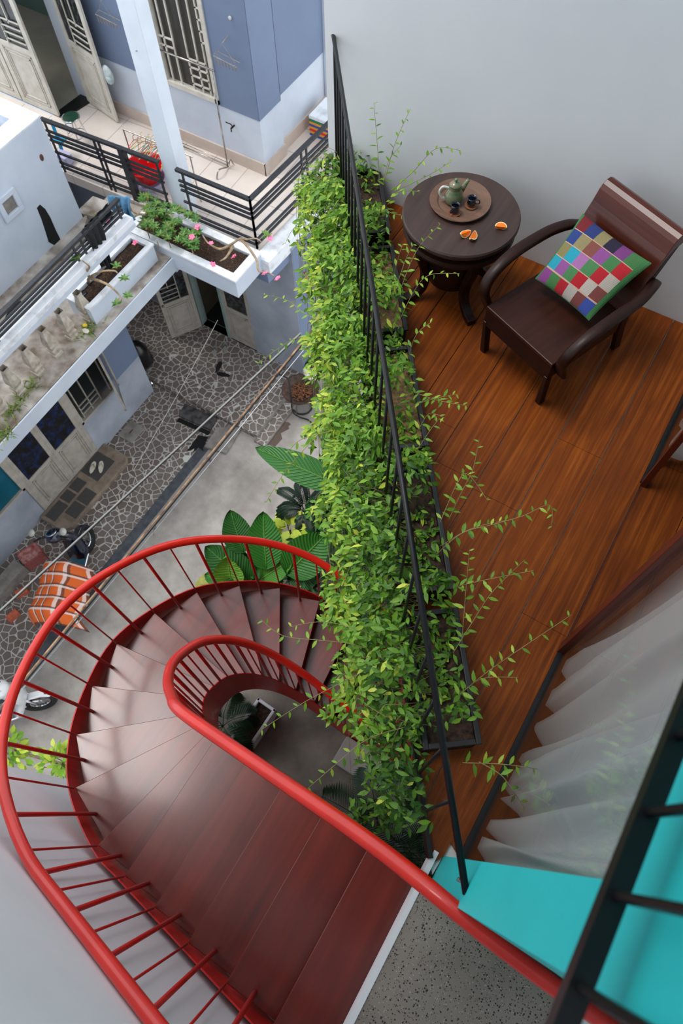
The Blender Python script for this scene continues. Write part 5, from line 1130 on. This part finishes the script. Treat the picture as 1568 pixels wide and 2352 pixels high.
flipflop(P(493, 806, zp), R(30), M('grey_sole', (150, 150, 146), .8), 'left grey sandal on the porch paving near the doors', strap='blackcloth'); flipflop(P(517, 799, zp), R(32), M('grey_sole2', (150, 150, 146), .8), 'right grey sandal on the porch paving near the doors', strap='blackcloth')
flipflop(P(502, 843, zp), R(15), 'rubber', 'upper of two black slippers dropped on the porch paving', .27, 'rubber'); flipflop(P(513, 861, zp), R(108), 'rubber', 'lower of two black slippers dropped on the porch paving', .27, 'rubber')
q = P(302, 992, ZG); ex = (P(322, 995, ZG)-P(280, 990, ZG)).normalized(); 
mh = thing('manhole_cover', 'square cement manhole cover with a handle slot in the paving', 'cover', q); b = MB(); b.box(q.x-.17, q.x+.17, q.y-.2, q.y+.2, ZG, ZG+.02); b.build('lid', 'stone_base', mh, bevel=.006); b = MB(); b.box(q.x-.01, q.x+.01, q.y-.05, q.y+.05, ZG+.02, ZG+.026); b.build('handle', 'rust', mh)
dc = thing('drain_cover', 'sooty black stone slab beside a drain hole in front of the porch', 'cover', P(450, 960, ZG)); a_, b_, c_, d_ = P(425, 930, ZG), P(500, 962, ZG), P(484, 990, ZG), P(412, 958, ZG)
b = MB(); b.prism([(v.x, v.y) for v in (a_, b_, c_, d_)][::-1], ZG, ZG+.05); b.build('slab', M('sooty', (92, 90, 90), .9, col2=(40, 38, 38), scale=8), dc)
b = MB(); b.prism([(v.x, v.y) for v in (P(412, 960, ZG), P(484, 992, ZG), P(478, 1000, ZG), P(405, 968, ZG))][::-1], ZG+.0, ZG+.008); b.build('gap', 'mould', dc)
st_ = [P(x, y, ZG+.004) for x, y in ((455, 1000), (478, 1003), (466, 1030), (468, 1037), (455, 1028), (444, 1040), (446, 1030), (428, 1038))]
b = MB(); b.prism([(v.x, v.y) for v in st_][::-1], ZG+.001, ZG+.006); tag(b.build('oil_stain', 'mould'), 'black jagged stain on the paving below the drain cover', 'stain')
for pts_, lab in (([(618, 990), (640, 968), (660, 970), (664, 985), (645, 995), (648, 1008), (632, 1026), (614, 1022)], 'large brown damp stain on the street by the porch step'), ([(640, 968), (662, 970), (668, 975), (655, 984), (640, 980)], 'small brown damp stain next to the larger one')):
    v_ = [P(x, y, ZG) for x, y in pts_]; b = MB(); b.prism([(v.x, v.y) for v in v_][::-1], ZG+.001, ZG+.004+(.002 if len(pts_) < 6 else 0)); tag(b.build('damp_stain', M('damp', (92, 76, 66), .6, scale=15)), lab, 'stain')
kb = thing('kerb_slab', 'grey cement slab in front of the porch edge', 'slab', P(520, 1010, ZG)); b = MB(); vv = [P(x, y, ZG) for x, y in ((500, 985), (556, 985), (520, 1045), (470, 1030))]; b.prism([(v.x, v.y) for v in vv][::-1], ZG, ZG+.07); b.build('slab', 'stone_base', kb, bevel=.01)
# wok on stand, cloth, black bench, rack
q = P(690, 895, ZG+.55); wk = thing('wok_on_stand', 'rusty round pan of brown husks on a dark metal stand by the corner wall', 'pan', Vector((q.x, q.y, ZG)))
b = MB(); b.lathe([(.06, .40), (.2, .46), (.33, .56), (.345, .565), (.32, .555), (.19, .47), (.001, .44)], Vector((q.x, q.y, ZG)), 40); b.build('pan', 'dish', wk, smooth=True)
rnd = random.Random(6); b = MB()
for k in range(260): a = rnd.uniform(0, 6.28); r_ = .2*rnd.random()**.6; c = Vector((q.x+math.cos(a)*r_, q.y+math.sin(a)*r_, ZG+.49+.05*(1-r_/.2)+rnd.uniform(-.01, .01))); b.ball(c, .016, .012, .008, 6, 4)
o_ = b.build('husks', 'nuts', wk); o_['kind'] = 'stuff'
for k in range(3): a = R(30+120*k); b = MB(); b.tube([(q.x+math.cos(a)*.16, q.y+math.sin(a)*.16, ZG+.47), (q.x+math.cos(a)*.2, q.y+math.sin(a)*.2, ZG)], .014, 7); b.build('leg', 'steel', wk)
b = MB(); b.tube([(q.x+math.cos(i/14*6.283)*.19, q.y+math.sin(i/14*6.283)*.19, ZG+.03) for i in range(14)], .016, 7, closed=True); b.build('base_ring', 'rubber', wk)
q = P(708, 862, ZG+.75); b = MB(); b.lathe([(.13, 0), (.15, .03), (.13, .07), (.08, .10), (.04, .16), (.03, .26), (.02, .28)], q, 20, (.4, .5, .6)); o_ = thing('gourd_scoop', 'pale grey funnel-shaped scoop lying at the rim of the pan', 'scoop', q); b.build('bowl', 'cream', o_, smooth=True)
b = MB(); b.box(-4.93, -4.72, 6.50, 8.2, ZG, ZG+.42); tag(b.build('black_bench', 'doormat'), 'long narrow black bench against the side wall by the pan', 'bench')
hz = thing('hose', 'black hose looping over the pan and along the street', 'hose', P(700, 960, ZG)); sp = spline([P(640, 860, ZG+.9), P(662, 872, ZG+.9), P(668, 910, ZG+.7), P(672, 945, ZG+.3), P(688, 958, ZG+.04), P(712, 968, ZG+.03), P(735, 1005, ZG+.03), P(748, 1030, ZG+.03)], 5)
b = MB(); b.tube(sp, .014, 7); b.build('tube', 'cableblack', hz, smooth=True)
wr_ = thing('wire_rack', 'bent pale wire rack leaning by the dark side wall', 'rack', P(715, 820, ZG)); b = MB(); b.tube([P(694, 812, ZG+.6), P(718, 822, ZG+.5), P(722, 785, ZG+.9), P(700, 790, ZG+1.0)], .008, 6); b.tube([P(690, 815, ZG+.6), P(682, 838, ZG+.3)], .008, 6); b.build('wire', 'chrome', wr_)
# dark things in the passage
b = MB(); q = Vector((-7.95, 4.3, ZG)); q = Vector((-7.75, 5.05, ZG+.12)); b.lathe([(.16, 0), (.2, .1), (.2, .45), (.12, .6), (.03, .66)], q, 14); tag(b.build('rubbish_bag', 'bikeblack', smooth=True), 'black rubbish sack in the dark corner of the porch', 'bag')
q = P(340, 815, ZG+.3); b = MB(); b.lathe([(.07, 0), (.08, .1), (.05, .3), (.02, .34)], Vector((q.x, q.y, ZG+.12)), 12); tag(b.build('blue_bottle', 'glazed_blue', smooth=True), 'dark blue container in the shadow at the corner of the facade', 'bottle')
# bricks, block kerb, crate
for (x, y, rz_, lab) in ((48, 1358, R(60), 'orange brick nearer the kerb block beside the covered scooter'), (27, 1412, R(80), 'orange brick at the left, lower than the other brick')):
    q = P(x, y, ZG+.1); o_ = thing('brick', lab, 'brick', Vector((q.x, q.y, ZG)), 'loose bricks', rz_); b = MB(); b.box(-.10, .10, -.055, .055, 0, .1); b.build('block', 'brick', o_, local=True, bevel=.006)
b = MB(); b.box(-7.02, -6.78, -1.5, .72, ZG, ZG+.25); tag(b.build('kerb_block', 'stone_base', bevel=.01), 'long cement kerb block along the foot of the facade', 'kerb')
q = P(66, 1270, ZG+.3); cr2 = thing('crate', 'small worn red plastic crate at the end of the cement kerb block', 'crate', Vector((q.x, q.y, ZG))); ex = Vector((.3, .95, 0)).normalized()
T = lambda p: Vector((q.x, q.y, ZG))+ex*p.x+Vector((-ex.y, ex.x, 0))*p.y+Vector((0, 0, p.z))
b = MB(T)
for z in (0, .05, .1, .15, .2, .25):
    for a in ((-.18, .18, -.13, -.12), (-.18, .18, .12, .13), (-.18, -.17, -.13, .13), (.17, .18, -.13, .13)): b.box(*a, z, z+.03)
for x, y in ((-.18, -.13), (.16, -.13), (-.18, .11), (.16, .11)): b.box(x, x+.02, y, y+.02, 0, .28)
b.build('slatted_sides', 'redcrate', cr2); b = MB(T); b.box(-.17, .17, -.12, .12, .0, .26); b.build('content', M('crate_content', (196, 150, 144), .7, col2=(150, 60, 60), scale=14), cr2)
# ------------------------------------------------------------------ scooters
def scooter(lab, fw_, fwd, body, lean, wheel_turn=0, mirrors=True):
    fwd = Vector(fwd).normalized(); left = Vector((-fwd.y, fwd.x, 0)); o0 = Vector((fw_[0], fw_[1], ZG))-fwd*.62
    o_ = thing('scooter', lab, 'scooter', o0)
    def T(p): 
        y, z = p.y*math.cos(lean)-p.z*math.sin(lean)*-1, p.z*math.cos(lean)-p.y*math.sin(lean)
        return o0+fwd*p.x+left*y+Vector((0, 0, max(z, 0)))
    for nm, x in (('front_wheel', .62), ('rear_wheel', -.62)):
        b = MB(T); b.tube([(x+.205*math.cos(a/20*6.283), 0, .25+.205*math.sin(a/20*6.283)) for a in range(20)], .05, 10, closed=True); wl = b.build(nm, 'rubber', o_, smooth=True)
        b = MB(T); b.tube([(x+.15*math.cos(a/18*6.283), 0, .25+.15*math.sin(a/18*6.283)) for a in range(18)], .012, 6, closed=True)
        for k in range(5): a = k*1.2566; b.beam((x, 0, .25), (x+.15*math.cos(a), 0, .25+.15*math.sin(a)), .02, .02, Vector((0, 1, 0)))
        b.build('rim', 'chrome', wl)
    b = MB(T); sp = [(x, z) for x, z in ((.40, .30), (.43, .46), (.56, .53), (.72, .50), (.84, .38), (.80, .38), (.70, .46), (.57, .49), (.46, .42), (.44, .30))]
    vs = [(x, s*.055, z) for s in (-1, 1) for x, z in sp]; n = len(sp); b.add(vs, [tuple(range(n-1, -1, -1)), tuple(range(n, 2*n))]+[(i, (i+1) % n, n+(i+1) % n, n+i) for i in range(n)]); b.build('front_fender', body, o_, bevel=.02)
    b = MB(T); b.tube([(.62, .07, .25), (.50, .06, .6)], .02, 8); b.tube([(.62, -.07, .25), (.50, -.06, .6)], .02, 8); b.build('fork', 'chrome', o_, smooth=True)
    b = MB(T); secs = [(.50, .55, .11), (.47, .62, .17), (.42, .78, .17), (.36, .92, .12), (.33, .98, .08)]; secs2 = [(.28, .30, .18), (.36, .42, .21)]+[(a, c, d) for a, c, d in secs[1:]]
    vs = []; 
    for x, z, w_ in secs2:
        for dx, dy in ((.06, -w_), (.10, -w_*.5), (.12, 0), (.10, w_*.5), (.06, w_), (-.03, w_*.8), (-.05, 0), (-.03, -w_*.8)): vs.append((x+dx, dy, z))
    b.add(vs, [f for i in range(len(secs2)-1) for f in ((8*i+j, 8*i+(j+1) % 8, 8*i+8+(j+1) % 8, 8*i+8+j) for j in range(8))]+[tuple(range(7, -1, -1)), tuple(8*(len(secs2)-1)+j for j in range(8))]); b.build('leg_shield', body, o_, smooth=True)
    b = MB(T); b.lathe_raw([(math.sin(math.pi*i/8), -math.cos(math.pi*i/8)) for i in range(9)], (.36, 0, 1.0), (.14, .15, .10), 16); hd_ = b.build('headset', body, o_, smooth=True)
    b = MB(T); b.lathe([(.085, 0), (.092, .012), (.08, .018)], (.37, 0, 1.075), 20, (.35, 0, 1)); b.build('headlight_ring', 'chrome', hd_, smooth=True)
    b = MB(T); b.lathe([(.078, .016), (.05, .024), (.001, .028)], (.37, 0, 1.075), 20, (.35, 0, 1)); b.build('dial', 'dark_glass', hd_, smooth=True)
    b = MB(T); b.tube([(.36, 0, .98), (.32, .2, 1.02), (.27, .34, 1.0)], .02, 8); b.tube([(.36, 0, .98), (.32, -.2, 1.02), (.27, -.34, 1.0)], .02, 8); b.build('handlebar', 'bikeblack', o_, smooth=True)
    for s in (-1, 1):
        b = MB(T); b.tube([(.32, s*.18, 1.02), (.34, s*.26, 1.14)], .006, 6); mr = b.build('mirror', 'chrome', o_); b = MB(T); b.lathe([(.001, -.01), (.06, -.005), (.062, .005), (.001, .008)], (.34, s*.29, 1.17), 18, (-.5, 0, .8)); b.build('mirror_glass', 'handle_white', mr, smooth=True)
    b = MB(T); b.box(-.28, .36, -.17, .17, .24, .30); b.build('footboard', 'chrome', o_, bevel=.02)
    b = MB(T); secs = [(-.18, .30, .62, .13), (-.3, .28, .72, .17), (-.55, .30, .76, .19), (-.8, .42, .76, .16), (-.95, .55, .74, .08)]; vs = []
    for x, z_0, z_1, w_ in secs: vs += [(x, -w_, z_0), (x, w_, z_0), (x, w_, z_1-.04), (x, w_*.7, z_1), (x, -w_*.7, z_1), (x, -w_, z_1-.04)]
    b.add(vs, [f for i in range(4) for f in ((6*i+j, 6*i+(j+1) % 6, 6*i+6+(j+1) % 6, 6*i+6+j) for j in range(6))]+[(5, 4, 3, 2, 1, 0), tuple(24+j for j in range(6))]); b.build('rear_body', body, o_, smooth=False, bevel=.015)
    b = MB(T); secs = [(-.16, .66, .12), (-.3, .79, .15), (-.6, .80, .15), (-.85, .80, .11)]; vs = []
    for x, z, w_ in secs: vs += [(x, -w_, z-.06), (x, w_, z-.06), (x, w_*.8, z), (x, -w_*.8, z)]
    b.add(vs, [f for i in range(3) for f in ((4*i+j, 4*i+(j+1) % 4, 4*i+4+(j+1) % 4, 4*i+4+j) for j in range(4))]+[(3, 2, 1, 0), (12, 13, 14, 15)]); b.build('saddle', 'bikeblack', o_, bevel=.02)
    return o_, T
fw1 = P(205, 1240, ZG+.25); o_, T1 = scooter('dark blue scooter parked by the facade, rear hidden under a plaid cloth', (fw1.x-.02, fw1.y), (-.45, .89, 0), 'navy', R(14))
# the cloth draped over saddle and rear
nL, nW = 34, 26; vs = []; uv = []
for j in range(nL+1):
    x = .02-1.0*j/nL
    for i in range(nW+1):
        s = i/nW*2-1; top = .86+.04*math.sin(x*5); ed = max(0, abs(s)-.42)/.58; end = max(0, (-x-.82)/.16)+max(0, (x+.08)/.10)*.5
        y = s*.44*(1-.35*ed)*(1-.10*min(1, end)); y = s*.30+(.16 if s > 0 else -.16)*ed**.7
        z = top-.46*ed**1.3-.22*min(1, end)**1.5+.02*math.sin(s*11+x*9)*ed+.012*math.sin(x*23+s*3)
        y += .035*math.sin(x*16+1.5*s)*ed*(1 if s > 0 else -1)
        vs.append((x, y, z)); uv.append((i/nW*.85, j/nL*.85))
b = MB(T1); b.add(vs, [(j*(nW+1)+i, (j+1)*(nW+1)+i, (j+1)*(nW+1)+i+1, j*(nW+1)+i+1) for j in range(nL) for i in range(nW)]); b.uv = uv
tag(b.build('plaid_cover', 'plaid', smooth=True, thick=.006), 'orange, white and black plaid cloth draped over the rear of the dark blue scooter', 'cloth')
fw2 = P(93, 1617, ZG+.25); scooter('white scooter at the left behind the red handrail, front wheel towards the stair', (fw2.x, fw2.y), (.62, .78, 0), 'bikewhite', R(10))
# ------------------------------------------------------------------ overhead lines
def line(name, lab, a, b_, z, r_, mat, cat='cable', sag=.04, grp='lines across the alley'):
    A, B = P(a[0], a[1], z), P(b_[0], b_[1], z); A2 = A-(B-A)*.35; pts = [A2.lerp(B, i/14)-Vector((0, 0, sag*4*(i/14)*(1-i/14))) for i in range(15)]
    b = MB(); b.tube(pts, r_, 7); return tag(b.build(name, mat, smooth=True), lab, cat, grp)
line('overhead_cable', 'twisted grey-green cable strung across the alley, the uppermost of the lines', (0, 1398), (690, 765), -4.5, .012, 'cable')
line('overhead_cable', 'thin black cable wound round the uppermost grey-green cable', (0, 1402), (690, 769), -4.52, .007, 'cableblack')
line('bamboo_pole', 'long weathered bamboo pole spanning the alley alongside the black cables', (0, 1625), (722, 752), -4.6, .013, 'bamboo', 'pole', .02)
line('overhead_cable', 'thick black cable running just below the bamboo pole', (0, 1632), (722, 757), -4.64, .011, 'cableblack')
line('overhead_cable', 'silvery cable running beneath the thick black cable', (0, 1640), (735, 757), -4.68, .007, 'chrome')
line('overhead_cable', 'thin pale wire crossing above the porch paving', (360, 985), (500, 735), -4.6, .004, 'cable')
for (x, y, lab) in ((480, 1060, 'frayed black wire tie around the bamboo pole above the paving'), (352, 1215, 'frayed black wire tie around the bamboo pole near the middle of the alley'), (634, 865, 'black wire tie around the bamboo pole near the pan')):
    q = P(x, y, -4.6); b = MB(); rnd = random.Random(x)
    b.tube([q+Vector((.018*math.cos(i*1.1), .012*math.sin(i*1.1)+i*.003, .018*math.sin(i*1.1))) for i in range(16)], .003, 5)
    b.tube([q, q+Vector((rnd.uniform(-.06, .1), rnd.uniform(-.1, .05), .03))], .002, 4); tag(b.build('wire_tie', 'cableblack'), lab, 'wire', 'wire ties on the pole')
# houses further along the alley that frame the daylight
b = MB(); b.box(-12, -7.3, -14, -4.2, ZG, 1.2); struct('wall_next_house', b, 'blue_light')
b = MB(); b.box(-6, 4, -12, -9, ZG, 3); struct('wall_far_house', b, 'white_wall')
# ------------------------------------------------------------------ last small things
q = PX(700, 635, -4.93); am = thing('wall_charm', 'small red and gold charm hung on the slate-blue side wall below the balcony', 'ornament', q)
b = MB(); b.tube([q+Vector((.012, 0, .1)), q+Vector((.012, 0, 0))], .016, 8); b.build('tassel', 'redplastic', am); b = MB(); b.ball(q+Vector((.02, 0, -.06)), .02, .05, .06, 10, 8); b.build('medallion', M('gold_paint', (200, 140, 40), .35, .6), am, smooth=True)
q = P(28, 700, ZB+.12); b = MB(); vv = [P(x, y, ZB+.1) for x, y in ((48, 690), (54, 704), (20, 738), (10, 734), (22, 705))]; b.prism([(v.x, v.y) for v in vv][::-1], ZB+.07, ZB+.11); tag(b.build('black_pad', 'bikeblack', bevel=.01), 'thin black rounded pad lying on the walkway behind the black rail', 'pad')
q = P(195, 747, ZB+.01); b = MB(); b.ball(q, .035, .035, .025, 12, 8); tag(b.build('yellow_fruit', M('yellow_skin', (236, 196, 40), .5), smooth=True), 'small yellow fruit lying among the weeds under the grey planter', 'fruit')
q = P(197, 760, ZB+.01); b = MB(); b.ball(q, .06, .04, .02, 9, 6); tag(b.build('paper_scrap', 'cream'), 'crumpled white scrap beside the small yellow fruit on the ledge', 'scrap')
q = P(180, 690, -3.86); b = MB(); b.tube([q, q+Vector((.02, .08, .03)), q+Vector((.03, .16, .03))], [.03, .028, .02], 10); tag(b.build('spray_bottle', 'glazed_blue', smooth=True), 'small blue bottle lying at the near end of the grey ledge planter', 'bottle')
a_, b_, c_ = PY(300, 112, 7.42), Vector((-6.70, 6.06, 0)), PY(378, 100, 7.42); b_.z = PY(345, 130, 6.06).z
b = MB(); b.tube(spline([a_, b_, c_], 6), .004, 5); tag(b.build('washing_line', 'cable', smooth=True), 'thin grey line tied around the pale pillar near the barred window', 'line')
q = PY(529, 40, 7.43); b = MB(); b.lathe([(.022, 0), (.024, .02), (.016, .024)], q, 12, (0, -1, 0)); tag(b.build('hook_plate', 'handle_white'), 'small white fitting high on the blue wall above the peg hanger', 'fitting')
q = PX(96, 362, -7.845); b = MB(); b.ball(q, .006, .03, .05, 8, 6); tag(b.build('rust_patch', 'rust'), 'small rusty brown patch near the top of the grey-blue parapet wall', 'stain')
